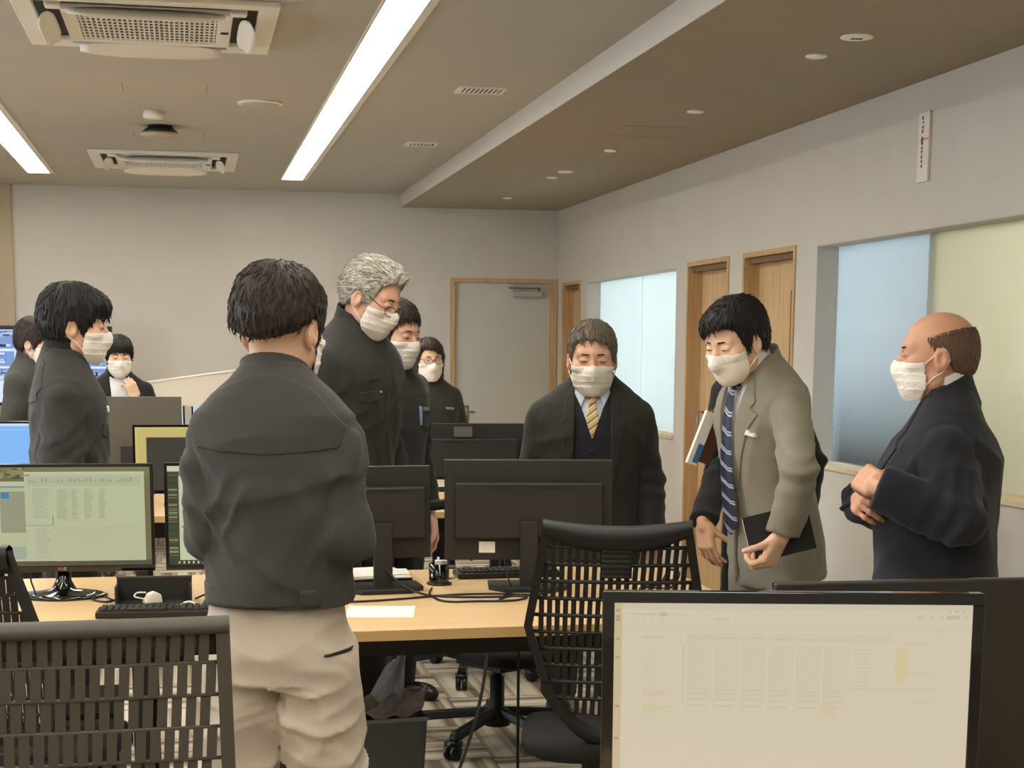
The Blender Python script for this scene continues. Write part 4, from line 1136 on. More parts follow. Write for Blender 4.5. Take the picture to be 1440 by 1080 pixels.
m, nt, b = node_mat('lens_glass'); b.inputs['Base Color'].default_value = (0.9, 0.95, 0.95, 1); b.inputs['Alpha'].default_value = 0.16; b.inputs['Roughness'].default_value = 0.05
M_lens = m

# ------------------------------------------------------------------ hands (frame: +x along fingers, +y thumb side, +z back of hand)
def hand_surf(curl=(25, 30, 20), spread=4, thumb=(35, 20, 15), tflex=20, res=0.0042, grip=None):
    segs = []
    base = [(0.088, 0.030, 0.0), (0.093, 0.010, 0.002), (0.090, -0.010, 0.001), (0.083, -0.029, -0.002)]
    lens = [(0.040, 0.024, 0.020), (0.044, 0.028, 0.021), (0.041, 0.026, 0.021), (0.032, 0.020, 0.018)]
    rr = [0.0090, 0.0093, 0.0088, 0.0078]
    for i in range(4):
        p = np.array(base[i]); a = 0; yaw = rad((1.5 - i) * spread)
        cu = curl if not grip else grip[i]
        segs.append((np.array([0.03, base[i][1] * 0.7, 0.0]), p, 0.013, rr[i] * 1.12))
        for k in range(3):
            a += rad(cu[k])
            d = np.array([math.cos(a) * math.cos(yaw), math.cos(a) * math.sin(yaw), -math.sin(a)])
            q = p + d * lens[i][k]
            segs.append((p, q, rr[i] * (1.0 - 0.07 * k), rr[i] * (0.95 - 0.09 * k))); p = q
    p = np.array([0.022, 0.026, -0.006]); a = rad(thumb[0]); f = rad(tflex)
    for k, L in enumerate((0.042, 0.033, 0.027)):
        d = np.array([math.cos(a) * math.cos(f), math.sin(a) * math.cos(f), -math.sin(f)])
        q = p + d * L; r = (0.0145, 0.0108, 0.0098)[k]
        segs.append((p, q, r, (0.011, 0.010, 0.0085)[k])); p = q
        if k < 2: a -= rad(thumb[k + 1]); f += rad(tflex * 0.5)
    def fn(P):
        d = rbox(P, (0.050, 0.0, 0.0), (0.046, 0.040, 0.013), 0.0125)
        d = smin(d, ell(P, (0.03, 0.022, -0.008), (0.032, 0.02, 0.015)), 0.012)
        d = smin(d, cap(P, (-0.018, 0, 0), (0.008, 0, 0), 0.026, 0.026), 0.016)
        for (a_, b_, ra, rb) in segs: d = smin(d, cap(P, a_, b_, ra, rb), 0.0055)
        return d
    al = np.array([q for s in segs for q in s[:2]])
    lo = np.minimum(al.min(0) - 0.025, (-0.10, -0.055, -0.045)); hi = np.maximum(al.max(0) + 0.025, (0.1, 0.055, 0.04))
    return surf(fn, lo, hi, res)
HANDS = {}
def hand(key, **k):
    if key not in HANDS: HANDS[key] = hand_surf(**k)
    return HANDS[key]

def rotm(yaw=0, pitch=0, roll=0):
    """columns = axes of a frame facing +y; yaw>0 turns to the right (+x), pitch>0 looks down, roll>0 tips to the right"""
    M = Matrix.Rotation(-rad(yaw), 3, 'Z') @ Matrix.Rotation(-rad(pitch), 3, 'X') @ Matrix.Rotation(rad(roll), 3, 'Y')
    return np.array(M, dtype=F32)

# ------------------------------------------------------------------ people
PROF = [(-0.24, 0.186, 0.132, 0.0), (-0.06, 0.184, 0.132, 0.0), (0.06, 0.170, 0.122, 0.0), (0.16, 0.167, 0.120, 0.002), (0.27, 0.180, 0.128, 0.003), (0.36, 0.192, 0.130, -0.002),
        (0.42, 0.192, 0.121, -0.008), (0.465, 0.176, 0.104, -0.014), (0.505, 0.136, 0.086, -0.020), (0.540, 0.092, 0.071, -0.022), (0.570, 0.066, 0.060, -0.018)]
M_shirt = mat('shirt_white', (226, 226, 226), 0.8, bump=0.1, bscale=600)
M_shirtb = mat('shirt_blue', (196, 206, 222), 0.8, bump=0.1, bscale=600)
M_shoe = mat('shoe_leather', (22, 19, 17), 0.35)
M_btn = mat('button_dark', (24, 22, 20), 0.4)
M_snap = mat('snap_metal', (196, 192, 182), 0.35, 0.7)
def cloth(key, col, bump=0.25, bs=450, var=0.05, rough=0.9): return mat('cloth_' + key, col, rough, bump=bump, bscale=bs, var=var, vscale=14, sheen=0.08)

ARM_DOWN = dict(R=((0.232, -0.035, 0.165), (0.225, 0.045, -0.075), (0, 0.15, -1), (1, 0.1, 0)), L=((-0.232, -0.035, 0.165), (-0.225, 0.045, -0.075), (0, 0.15, -1), (-1, 0.1, 0)))
ARM_FRONT = dict(R=((0.235, 0.0, 0.175), (0.06, 0.215, 0.08), (-0.8, 0.35, -0.3), (0.25, 0.9, 0.3)), L=((-0.235, 0.0, 0.175), (-0.06, 0.225, 0.07), (0.8, 0.35, -0.3), (-0.25, 0.9, 0.3)))

class Person: pass
def person(label, head, heading, s=1.0, lean=0.0, hyaw=0.0, hpitch=0.0, hroll=0.0, arms=ARM_DOWN, hands=None, outfit='work', c_top=None, c_pants=None, skin=('mid', (214, 160, 122)),
           hair=ST_BLACK, hairc='black', mask='pleat', glasses=False, res=0.0075, hres=0.0033, bulk=(1, 1), hem=-0.05, opening=None, seed=1, folds=0.0045, sleeve=(0.066, 0.056, 0.056, 0.047),
           jaw=1.0, shirt=None, collar='stand', yoke=False, legs=True, pfold=0.005, vest=None, brow=True, coll_h=1.0, sh=(0.165, -0.012, 0.405), stance=0.0, neck=0.0, armlen=1.0, hfwd=0.0):
    p = Person()
    T = rotm(0, lean); Rh = rotm(hyaw, hpitch, hroll)
    nj0 = T @ V3(0, -0.012 + hfwd, 0.565 + neck); hc0 = nj0 + Rh @ V3(0, 0.028, 0.085)
    zp = head[2] / s - hc0[2]
    pel = V3(0, 0, zp); nj = nj0 + pel; hc = hc0 + pel
    th = rad(heading)
    # heading measured clockwise from +Y: local +y -> (sin, cos)
    wx = hc0[0] * math.cos(th) + hc0[1] * math.sin(th); wy = -hc0[0] * math.sin(th) + hc0[1] * math.cos(th)
    root = thing('person', label, 'person', (head[0] - wx * s, head[1] - wy * s, 0), -heading)
    p.root, p.s, p.T, p.pel, p.Rh, p.hc = root, s, T, pel, Rh, hc
    toT = lambda P: (P - pel) @ T
    frT = lambda Q: Q @ T.T + pel
    toH = lambda P: (P - hc) @ Rh
    frH = lambda Q: (np.asarray(Q) @ Rh.T + hc)
    p.frT, p.frH = frT, frH
    prof = [(z, a * bulk[0] if z < 0.44 else a, b_ * (bulk[1] if z < 0.30 else 1 + (bulk[1] - 1) * max(0, (0.47 - z) / 0.17)), cy + ((bulk[1] - 1) * 0.045 if -0.1 < z < 0.30 else 0)) for (z, a, b_, cy) in PROF]
    A = {}
    for sd in 'RL':
        sg = 1 if sd == 'R' else -1
        e, w, fd, dn = arms[sd]
        if e is None or isinstance(e, str) or e[0] == 'w':
            def toL(q):
                dx, dy = q[0] - root.location[0], q[1] - root.location[1]
                return V3(dx * math.cos(th) - dy * math.sin(th), dx * math.sin(th) + dy * math.cos(th), q[2]) / s
            Sx = frT(V3(sg * sh[0], sh[1], sh[2])); Wx = toL(w); L1, L2 = 0.285 * armlen, 0.245 * armlen
            dv = Wx - Sx; D = float(np.linalg.norm(dv)); u = dv / D
            if D > (L1 + L2) * 0.985: k_ = D / ((L1 + L2) * 0.985); L1 *= k_; L2 *= k_
            a_ = (L1 * L1 - L2 * L2 + D * D) / (2 * D); h_ = math.sqrt(max(L1 * L1 - a_ * a_, 0))
            pole = V3(*(dict(w=(0, -1, 0), back=(sg * 0.35, -1, -0.3), side=(sg * 1.0, -0.3, -0.3))[(e or 'back') if not isinstance(e, tuple) else 'w'])); pole = pole - u * (pole @ u); pole /= np.linalg.norm(pole)
            Ex = Sx + u * a_ + pole * h_ if not isinstance(e, tuple) else toL(e[1])
            lf = lambda q: V3(q[0] * math.cos(th) - q[1] * math.sin(th), q[0] * math.sin(th) + q[1] * math.cos(th), q[2])
            A[sd] = dict(S=Sx, E=Ex, W=Wx, f=lf(fd), d=lf(dn)); continue
        A[sd] = dict(S=frT(V3(sg * sh[0], sh[1], sh[2])), E=frT(V3(*e)), W=frT(V3(*w)), f=T @ V3(*fd), d=T @ V3(*dn))
    def sleeves(P, grow=0.0):
        up_ = None; fo_ = None
        for sd in 'RL':
            a = A[sd]; S, E, W = a['S'], a['E'], a['W']
            wd = (W - E); L = np.linalg.norm(wd); wd = wd / L
            d1 = cap(P, S, E, sleeve[0] + grow, sleeve[1] + grow)
            d2 = cap(P, E, W + wd * 0.05, sleeve[2] + grow, sleeve[3] + grow)
            al = (P - E) @ wd
            fd = 0.0042 * np.sin(al * 105 + wob(P, seed + 5, 22) * 3.0) * np.exp(-(al / 0.09) ** 2) + 0.0035 * wob(P, seed + 9, 36, (1, 1, 1.5))
            ct = (P - W) @ wd - 0.002
            d1 = np.maximum(d1 + fd, ct); d2 = np.maximum(smin(d2, d1 + 0.012, 0.02) + fd, ct)
            up_ = d1 if up_ is None else np.minimum(up_, d1); fo_ = d2 if fo_ is None else np.minimum(fo_, d2)
        return up_, fo_
    def torso(P, grow=0.0): return loft(toT(P), prof) - grow
    def jacket(P, fold=True):
        t_ = toT(P)
        dl = loft(t_, prof); du, df_ = sleeves(P)
        d = smin(dl, du, 0.032) + 0.0035 * np.exp(-((dl - du) / 0.007) ** 2)
        d = smin(d, df_, 0.007)
        if fold: d = d + folds * wob(P, seed, 18, (1.2, 1.0, 0.55)) - folds * 0.85 * crease(P, seed + 3, 24, (1.0, 1.0, 0.6)) * np.clip((0.50 - t_[:, 2]) / 0.12, 0.1, 1)
        d = np.maximum(d, hem - t_[:, 2])
        return d
    p.jacket, p.torso = jacket, torso
    def jacket_cut(P):
        d = jacket(P)
        if opening is not None:
            t_ = toT(P)
            d = np.maximum(d, -np.maximum(poly2(t_[:, 0], t_[:, 2], opening), 0.01 - t_[:, 1]))
        return d
    pts = [frT(V3(x, y, z)) for x in (-0.2, 0.2) for y in (-0.15, 0.15 * bulk[1]) for z in (hem, 0.58)] + [a[k] for a in A.values() for k in 'SEW']
    pts = np.array(pts); lo, hi = pts.min(0) - 0.09, pts.max(0) + 0.09
    p.c_top = c_top
    mesh_obj('jacket' if outfit != 'shirt' else 'shirt', [surf(jacket_cut, lo, hi, res)], c_top, root, s)
    # patch of cloth lying on a surface, outline given in torso coordinates (x, z)
    def patch(name, outline, material, off=0.004, thick=0.006, front=True, base=None, pr=0.0035, bev=0.002):
        base = base or jacket
        o_ = np.array(outline, F32)
        def fn(Q):
            d = base(frT(Q)) - off
            d = np.maximum(d, -(d + thick + off))
            d = smax(d, poly2(Q[:, 0], Q[:, 2], outline), bev)
            return d if front is None else np.maximum(d, (0.0 - Q[:, 1]) if front else (Q[:, 1] + 0.0))
        l = (o_[:, 0].min() - 0.012, 0.0 if front else -0.26, o_[:, 1].min() - 0.012); h_ = (o_[:, 0].max() + 0.012, 0.30 if front in (True, None) else 0.0, o_[:, 1].max() + 0.012)
        v, f = surf(fn, l, h_, pr)
        if len(v) == 0: return None
        return mesh_obj(name, [(frT(v.astype(F32)), f)], material, root, s)
    p.patch = patch
    # under layers
    if shirt is not None:
        mesh_obj('shirt_front', [surf(lambda P: np.maximum(torso(P, -0.010), 0.12 - toT(P)[:, 2]), *(frT(np.array([(-0.2, -0.15, 0.1), (0.2, 0.2, 0.6)], F32)).min(0) - 0.05, frT(np.array([(-0.2, -0.15, 0.1), (0.2, 0.2, 0.6)], F32)).max(0) + 0.05), 0.009)], shirt, root, s)
    if vest is not None:
        vm, vpoly = vest
        def vf(P):
            t_ = toT(P); d = np.maximum(torso(P, -0.004) + 0.002 * wob(P, seed + 2, 30), hem - t_[:, 2])
            d = np.maximum(d, t_[:, 2] - 0.5)
            return np.maximum(d, -np.maximum(poly2(t_[:, 0], t_[:, 2], vpoly), -t_[:, 1]))
        q = frT(np.array([(sx * 0.2, sy * 0.16 * bulk[1], z) for sx in (-1, 1) for sy in (-1, 1) for z in (hem, 0.55)], F32))
        mesh_obj('vest', [surf(vf, q.min(0) - 0.02, q.max(0) + 0.02, 0.0065)], vm, root, s)
    # collar ring(s)
    def ring(name, material, r0, r1, z0, z1, slope, gap, thick=0.0045, flare=0.0, cyo=0.0, fold=False):
        def fn(Q):
            x, y, z = Q[:, 0], Q[:, 1] - cyo, Q[:, 2]
            f = np.clip((z - z0) / (z1 - z0), -0.5, 1.5); cy = -0.024 + 0.014 * f
            r = np.sqrt(x ** 2 + ((y - cy) * 0.98) ** 2); a = np.interp(f, [-0.5, 0, 1], [r0 - 0.010, r0, r1])
            d = np.abs(r - a) - thick
            zt = z1 - slope * (y - cy)
            d = smax(d, z - zt, 0.003)
            d = np.maximum(d, z0 - 0.02 - z - 0.25 * (y - cy) * 0 )
            if gap: d = smax(d, np.where(y > cy, gap + flare * np.clip(z - z0, 0, 1) - np.abs(x), -0.02), 0.002)
            return d
        v, f = surf(fn, (-0.12, -0.15, z0 - 0.04), (0.12, 0.13, z1 + 0.08), 0.0035)
        return mesh_obj(name, [(frT(v.astype(F32)), f)], material, root, s)
    if collar == 'stand':
        ring('collar', c_top, 0.078, 0.070, 0.515, 0.515 + 0.075 * coll_h, 0.38, 0.012, flare=0.25)
    elif collar == 'suit':
        ring('shirt_collar', shirt or M_shirt, 0.068, 0.0645, 0.53, 0.592, 0.42, 0.006, 0.003, flare=0.1, cyo=hfwd * 0.7)
        ring('jacket_collar', c_top, 0.077, 0.073, 0.516, 0.568, 0.45, 0.035, 0.0045, flare=0.3)
    elif collar == 'turtle':
        ring('jacket_collar', c_top, 0.086, 0.080, 0.50, 0.558, 0.2, 0.03, 0.0045, flare=0.4)
        ring('turtleneck', cloth('knit_black', (18, 17, 16)), 0.070, 0.064, 0.53, 0.605, 0.30, 0, 0.006)
    if yoke:
        patch('yoke', [(-0.155, 0.395), (-0.17, 0.44), (-0.10, 0.52), (-0.03, 0.55), (0.03, 0.55), (0.10, 0.52), (0.17, 0.44), (0.155, 0.395), (0.08, 0.385), (0, 0.382), (-0.08, 0.385)], c_top, off=0.003, front=False)
    # trousers and shoes
    if legs:
        bx_ = max(bulk[0], 0.93)
        def trousers(P):
            S = P.copy(); S[:, 0] = np.abs(S[:, 0])
            d = loft(P - V3(0, 0, zp), [(-0.115, 0.146 * bx_, 0.108, -0.004), (-0.06, 0.164 * bx_, 0.118, -0.004), (0.02, 0.158 * bx_, 0.112, 0), (0.10, 0.146 * bx_, 0.100, 0)])
            kn = zp * 0.50
            lg = smin(cap(S, (0.086, 0.0, zp - 0.09), (0.098 + stance * 0.5, 0.018, kn), 0.094, 0.074), cap(S, (0.098 + stance * 0.5, 0.018, kn), (0.104 + stance, -0.02, 0.05), 0.073, 0.064), 0.02)
            d = smin(d, lg, 0.03)
            w = np.exp(-((P[:, 2] - zp + 0.20) / 0.10) ** 2) * 0.9 + np.exp(-((P[:, 2] - kn) / 0.13) ** 2) * 1.2 + 0.45
            ph = P[:, 2] * 52 + S[:, 0] * 34 + wob(P, seed + 21, 16) * 3.4
            d = d - pfold * 0.75 * w * crease(P, seed + 22, 30, (0.5, 0.35, 1.3), 7, 1.6) + pfold * 0.5 * wob(P, seed + 20, 16)
            return np.maximum(d, 0.035 - P[:, 2])
        rr_ = res if pfold > 0.006 else 0.016
        mesh_obj('trousers', [surf(trousers, (-0.24 - stance, -0.17, 0.0), (0.24 + stance, 0.17, zp + 0.12), rr_)], c_pants or cloth('trouser_black', (20, 19, 18)), root, s)
        p.trousers = trousers
        for sg in (-1, 1):
            def shoe(P, sg=sg):
                d = smin(ell(P, (sg * (0.104 + stance), -0.035, 0.048), (0.040, 0.055, 0.052)), ell(P, (sg * (0.108 + stance), 0.085, 0.028), (0.046, 0.095, 0.040)), 0.03)
                return np.maximum(d, 0.001 - P[:, 2])
            c0 = sg * (0.104 + stance)
            mesh_obj('shoe', [surf(shoe, (c0 - 0.07, -0.11, -0.01), (c0 + 0.07, 0.20, 0.12), 0.007)], M_shoe, root, s)
    # the body itself: head and neck, hands, and the figure under the clothes
    sm = skin_mat(*skin)
    nb = toH(frT(V3(0, -0.030, 0.46))[None, :])[0]
    def hd(Q):
        d = head_sdf(Q, jaw)
        return smin(d, smin(cap(Q, (0, -0.030, -0.03), nb, 0.052, 0.062), cap(Q, (0, 0.006, -0.06), nb + V3(0, 0.02, 0), 0.040, 0.055), 0.02), 0.02)
    hv, hf = surf(hd, (-0.11, -0.16, min(-0.22, nb[2] - 0.03)), (0.11, 0.14, 0.15), hres)
    body = [(frH(hv.astype(F32)), hf)]
    hands = hands or {}
    for sd in 'RL':
        a = A[sd]; X = a['f'] / np.linalg.norm(a['f']); Z = a['d'] - X * (a['d'] @ X); Z = Z / np.linalg.norm(Z)
        Y = np.cross(Z, X) * (1 if sd == 'R' else -1)
        Mh = np.stack([X, Y, Z], 1)
        v, f = hand(*hands[sd]) if sd in hands and isinstance(hands[sd], tuple) else hand(hands.get(sd, 'relaxed'))
        body.append((v.astype(F32) @ Mh.T + a['W'] + X * 0.012, f[:, ::-1] if sd == 'L' else f))
        a['M'] = Mh
    p.A = A
    def core(P):
        d = torso(P, -0.022)
        S = P.copy(); S[:, 0] = np.abs(S[:, 0])
        for sd in 'RL':
            a = A[sd]; d = smin(d, smin(cap(P, a['S'], a['E'], 0.045, 0.038), cap(P, a['E'], a['W'], 0.038, 0.027), 0.01), 0.02)
        d = np.maximum(d, zp - 0.02 - P[:, 2])
        if legs: d = np.minimum(d, smin(cap(S, (0.086, 0, zp - 0.09), (0.098 + stance * 0.5, 0.018, zp * 0.5), 0.072, 0.05), cap(S, (0.098 + stance * 0.5, 0.018, zp * 0.5), (0.104 + stance, -0.02, 0.06), 0.05, 0.036), 0.01))
        return d
    body.append(surf(core, np.minimum(lo, (-0.22, -0.16, 0.02)), np.maximum(hi, (0.22, 0.16, 0.3)), 0.028))
    mesh_obj('body', body, sm, root, s)
    # hair
    if hair:
        hm = hair_mat(hairc, *HAIR[hairc])
        lowz = -0.19 if hair.get('long') else -0.10
        v, f = surf(lambda Q: hair_sdf(Q, hair, seed + 40), (-0.13, -0.17, lowz), (0.13, 0.16, 0.18), hres)
        ns = hair.get('n', 1500 if hres < 0.0035 else 700)
        if hair.get('bald'): vw, _ = surf(lambda Q: hair_sdf(Q, dict(hair, wide=True), seed + 40), (-0.13, -0.17, lowz), (0.13, 0.16, 0.18), hres)
        else: vw = v
        sv, sf = strands(vw, dict(hair, wide=True), seed + 40, ns) if ns else (np.zeros((0, 3), F32), np.zeros((0, 4), int))
        ho = mesh_obj('hair', [(frH(v.astype(F32)), f), (frH(sv.astype(F32)), sf)], hm, root, s)
        if hair.get('flow') == 'back': fl = np.stack([np.arctan2(v[:, 0], v[:, 2] + 0.05) * 34, v[:, 1] * 28, v[:, 2] * 10], 1)
        else: fl = np.stack([np.arctan2(v[:, 0], -(v[:, 1] + 0.035)) * 30, np.hypot(v[:, 0], v[:, 1] + 0.035) * 25, v[:, 2] * 16], 1)
        fl = np.concatenate([fl, np.stack([np.repeat(np.random.default_rng(seed).uniform(-90, 90, len(sv) // 9), 9), sv[:, 1] * 8, sv[:, 2] * 8], 1)]) if len(sv) else fl
        fa = ho.data.attributes.new('flow', 'FLOAT_VECTOR', 'POINT'); fa.data.foreach_set('vector', fl.astype(F32).ravel())
    XH = lambda q: Vector(frH(np.array(q, F32)))
    # brows and eyes
    bc = hair_mat('soft' if hairc in ('stub', 'dull', 'grey') else hairc, *HAIR['soft' if hairc in ('stub', 'dull', 'grey') else hairc])
    for sg in (-1, 1):
        def bf(Q, sg=sg):
            d = head_sdf(Q, jaw) - 0.0022
            d = np.maximum(d, -(d + 0.004))
            return smax(d, np.minimum(cap(Q, (sg * 0.017, 0.09, 0.0245), (sg * 0.034, 0.083, 0.0260), 0.0036, 0.0036), cap(Q, (sg * 0.034, 0.083, 0.0260), (sg * 0.048, 0.073, 0.0205), 0.0036, 0.002)), 0.001)
        v, f = surf(bf, (min(sg * 0.01, sg * 0.055), 0.05, 0.008), (max(sg * 0.01, sg * 0.055), 0.11, 0.036), 0.0022)
        if len(v): mesh_obj('eyebrow', [(frH(v.astype(F32)), f)], bc, root, s)
        e = MB()
        pts_ = []
        for k in range(9):
            x = sg * (0.0205 + k * 0.0029); 
            Q = np.stack([np.full(60, x), np.linspace(0.11, 0.05, 60), np.full(60, 0.0012 - (abs(x) - 0.032) ** 2 * 9)], 1).astype(F32)
            dd = head_sdf(Q, jaw); i_ = int(np.argmax(dd < 0)); pts_.append((x, float(Q[i_, 1]) + 0.0004, float(Q[i_, 2])))
        e.tube(pts_, [0.0006, 0.0014, 0.0019, 0.0023, 0.0024, 0.0023, 0.0019, 0.0014, 0.0006], 8)
        mb_obj('eye', e, M_eye, root, XH, s)
    # face mask with ear loops
    if mask:
        v, f = surf(lambda Q: mask_sdf(Q, mask == 'pleat', 0.012 if mask == 'beak' else 0.0), (-0.10, 0.015, -0.15), (0.10, 0.15, 0.03), min(hres, 0.003))
        mk = mesh_obj('face_mask', [(frH(v.astype(F32)), f)], M_mask, root, s)
        for sg in (-1, 1):
            l = MB().tube(spline([(sg * 0.067, 0.040, -0.028), (sg * 0.079, 0.012, -0.004), (sg * 0.084, -0.014, 0.016), (sg * 0.083, -0.03, 0.0)], 5), 0.0018, 6)
            l.tube(spline([(sg * 0.066, 0.030, -0.080), (sg * 0.078, 0.008, -0.058), (sg * 0.083, -0.018, -0.040), (sg * 0.084, -0.032, -0.012)], 5), 0.0018, 6)
            mb_obj('ear_loop', l, M_loop, mk, XH, s)
    if glasses:
        gy, gz = glasses
        fr = MB()
        ln_ = MB()
        for sg in (-1, 1):
            c = Vector((sg * 0.033, gy, gz)); pts_ = []
            for k in range(25):
                a = 2 * math.pi * k / 24
                pts_.append(c + Vector((0.025 * math.cos(a), -0.35 * abs(0.025 * math.cos(a)) * (1 if math.cos(a) * sg > 0 else -0.2), 0.017 * math.sin(a))))
            fr.tube(pts_, 0.0016, 6)
            n0 = len(ln_.v); ln_.v += [tuple(q) for q in pts_[:-1]]; ln_.f.append(tuple(range(n0, n0 + 24)))
            fr.tube(spline([(sg * 0.058, gy - 0.006, gz + 0.006), (sg * 0.072, gy - 0.03, gz + 0.010), (sg * 0.080, 0.0, 0.018), (sg * 0.082, -0.03, 0.008)], 5), 0.0018, 6)
        fr.tube([(-0.009, gy, gz + 0.004), (0, gy + 0.003, gz + 0.007), (0.009, gy, gz + 0.004)], 0.0016, 6)
        g = mb_obj('spectacles', fr, M_frame, root, XH, s)
        mb_obj('lens', ln_, M_lens, g, XH, s, smooth=False)
    return p

def ribbon(name, path, widths, normal, thick, material, root, s, frT):
    """flat band along a path given in torso coordinates"""
    mb = MB(); path = [Vector(q) for q in path]; nrm = Vector(normal)
    rows = []
    for i, q in enumerate(path):
        t_ = (path[min(i + 1, len(path) - 1)] - path[max(i - 1, 0)]).normalized(); side = t_.cross(nrm).normalized(); n_ = side.cross(t_).normalized()
        w = widths[i] / 2
        rows.append([q - side * w - n_ * thick * 0.3, q - side * w * 0.6 + n_ * thick, q + side * w * 0.6 + n_ * thick, q + side * w - n_ * thick * 0.3])
    mb.grid(lambda u, v: rows[int(round(v * (len(rows) - 1)))][int(round(u * 3))], 4, len(rows))
    return mb_obj(name, mb, material, root, lambda q: Vector(frT(np.array(q, F32))), s)

HANDS['relaxed'] = hand_surf(curl=(28, 32, 22), thumb=(34, 12, 10), tflex=24, res=0.0058)
HANDS['clasp'] = hand_surf(curl=(48, 50, 25), thumb=(30, 20, 10), tflex=30)
HANDS['grip'] = hand_surf(curl=(20, 20, 10), grip=[(50, 60, 30), (55, 62, 32), (58, 64, 34), (60, 66, 36)], thumb=(38, -8, 4), tflex=14, spread=3)
HANDS['open'] = hand_surf(curl=(22, 22, 14), thumb=(42, 8, 8), tflex=26, spread=6)
C_work = cloth('work_charcoal', (62, 61, 56), var=0.07)
C_work2 = cloth('work_dark', (46, 45, 42), var=0.06)
C_pale = cloth('trouser_pale', (196, 184, 164), var=0.04)
C_grey = cloth('suit_grey', (132, 126, 110), var=0.06, bs=700)
C_char = cloth('suit_charcoal', (44, 43, 38), var=0.05, bs=700)
C_navy = cloth('suit_navy', (22, 24, 32), var=0.05, bs=700)
C_black = cloth('suit_black', (22, 21, 21), var=0.05)
LAPEL_V = [(-0.052, 0.60), (-0.058, 0.50), (0.0, 0.20), (0.058, 0.50), (0.052, 0.60)]

# 1 -- man in pale trousers, back to the camera
ST4 = dict(top=0.024, side=0.016, back=0.022, sl=0.8, ucurve=0.034, line=[(-0.12, -0.030), (-0.08, -0.034), (-0.045, -0.028), (-0.028, -0.02), (-0.022, -0.016), (0.0, 0.004), (0.012, -0.01), (0.02, -0.03), (0.036, -0.028), (0.046, 0.01), (0.06, 0.024), (0.08, 0.034), (0.12, 0.036)], amp=0.0022, tip=0.006, mpart=True, fringe=0.008)
ARM4 = dict(R=((0.152, -0.045, 0.20), (0.05, 0.17, 0.17), (-0.8, 0.35, 0.1), (0.25, 0.9, 0.3)), L=((-0.146, -0.035, 0.20), (-0.05, 0.18, 0.16), (0.8, 0.35, 0.1), (-0.25, 0.9, 0.3)))
p4 = person('man with his back to the camera in a charcoal work jacket and pale trousers', (0.212, 3.574, 1.536), 17, s=1.03, hyaw=16, hpitch=6, arms=ARM4, c_top=C_work, c_pants=C_pale, hair=ST4, hairc='soft', res=0.0062, hres=0.003, hem=0.055, yoke=True, seed=11, pfold=0.011, folds=0.009, stance=0.02, skin=('mid', (216, 174, 144)), sleeve=(0.060, 0.052, 0.053, 0.047), sh=(0.140, -0.018, 0.395), bulk=(0.91, 1.0), coll_h=0.72)
p4.patch('hem_band', [(-0.22, 0.050), (0.22, 0.050), (0.22, 0.100), (-0.22, 0.100)], C_work, off=0.003, front=None, base=lambda P: p4.torso(P, 0.004) + 0.004 * wob(P, 12, 18), thick=0.012)
p4.patch('pocket_zip', [(0.118, -0.050), (0.166, -0.044), (0.166, -0.052), (0.118, -0.057)], M_btn, off=0.003, front=False, base=p4.trousers)
p4.patch('hem_tab', [(0.075, 0.060), (0.11, 0.060), (0.118, 0.076), (0.11, 0.094), (0.075, 0.094)], C_work, off=0.007, front=False)

# 2 -- grey-haired man with glasses
ST5 = dict(top=0.022, side=0.011, back=0.013, line=[(a, b + (0.014 if a > 0.05 else 0)) for a, b in LINE_STD], amp=0.0045, tip=0.006, flow='back', tuft=True, temple=0.008)
p5 = person('tall grey-haired man in glasses and charcoal work jacket looking down beside the desk', (0.69, 5.93, 1.675), 132, s=1.10, lean=5, hyaw=-4, hpitch=24, hroll=-3, c_top=C_work2, hair=ST5, hairc='grey', glasses=(0.103, -0.010), res=0.0074, hres=0.003, hem=-0.02, seed=21, skin=('ruddy', (220, 172, 144)), coll_h=0.95, sleeve=(0.068, 0.060, 0.060, 0.052), sh=(0.158, -0.012, 0.405), folds=0.008)
p5.patch('pocket_flap', [(0.055, 0.335), (0.125, 0.325), (0.125, 0.295), (0.09, 0.285), (0.055, 0.300)], C_work2, off=0.004)
p5.patch('chest_zip', [(0.045, 0.372), (0.115, 0.362), (0.115, 0.358), (0.045, 0.368)], M_btn, off=0.003)
p5.patch('zip_placket', [(-0.012, 0.50), (0.012, 0.50), (0.012, -0.015), (-0.012, -0.015)], C_work2, off=0.003)
p5.patch('snap', [(0.040, 0.332), (0.048, 0.332), (0.048, 0.324), (0.040, 0.324)], M_snap, off=0.005, pr=0.002)
p5.patch('inner_collar', [(-0.03, 0.57), (0.03, 0.57), (0.012, 0.49), (-0.012, 0.49)], M_btn, off=0.003)

# 3 -- old man in a dark suit with a vest
VP = [(-0.045, 0.60), (-0.06, 0.52), (0.0, 0.345), (0.06, 0.52), (0.045, 0.60)]
OP8 = [(-0.05, 0.62), (-0.064, 0.50), (-0.066, 0.30), (-0.068, 0.05), (-0.074, -0.30), (0.074, -0.30), (0.068, 0.05), (0.066, 0.30), (0.064, 0.50), (0.05, 0.62)]
ST8 = dict(top=0.016, side=0.008, back=0.010, line=[(a, b + (0.006 if a > 0.05 else (0.012 if 0.005 < a < 0.05 else 0))) for a, b in LINE_STD], amp=0.002, tip=0.005, part=0.012, temple=-0.004)
ARM8 = dict(R=((0.215, -0.03, 0.165), (0.215, 0.05, -0.07), (0, 0.15, -1), (1, 0.1, 0)), L=((-0.215, -0.03, 0.165), (-0.228, 0.04, -0.065), (0, 0.15, -1), (-0.3, 1, 0)))
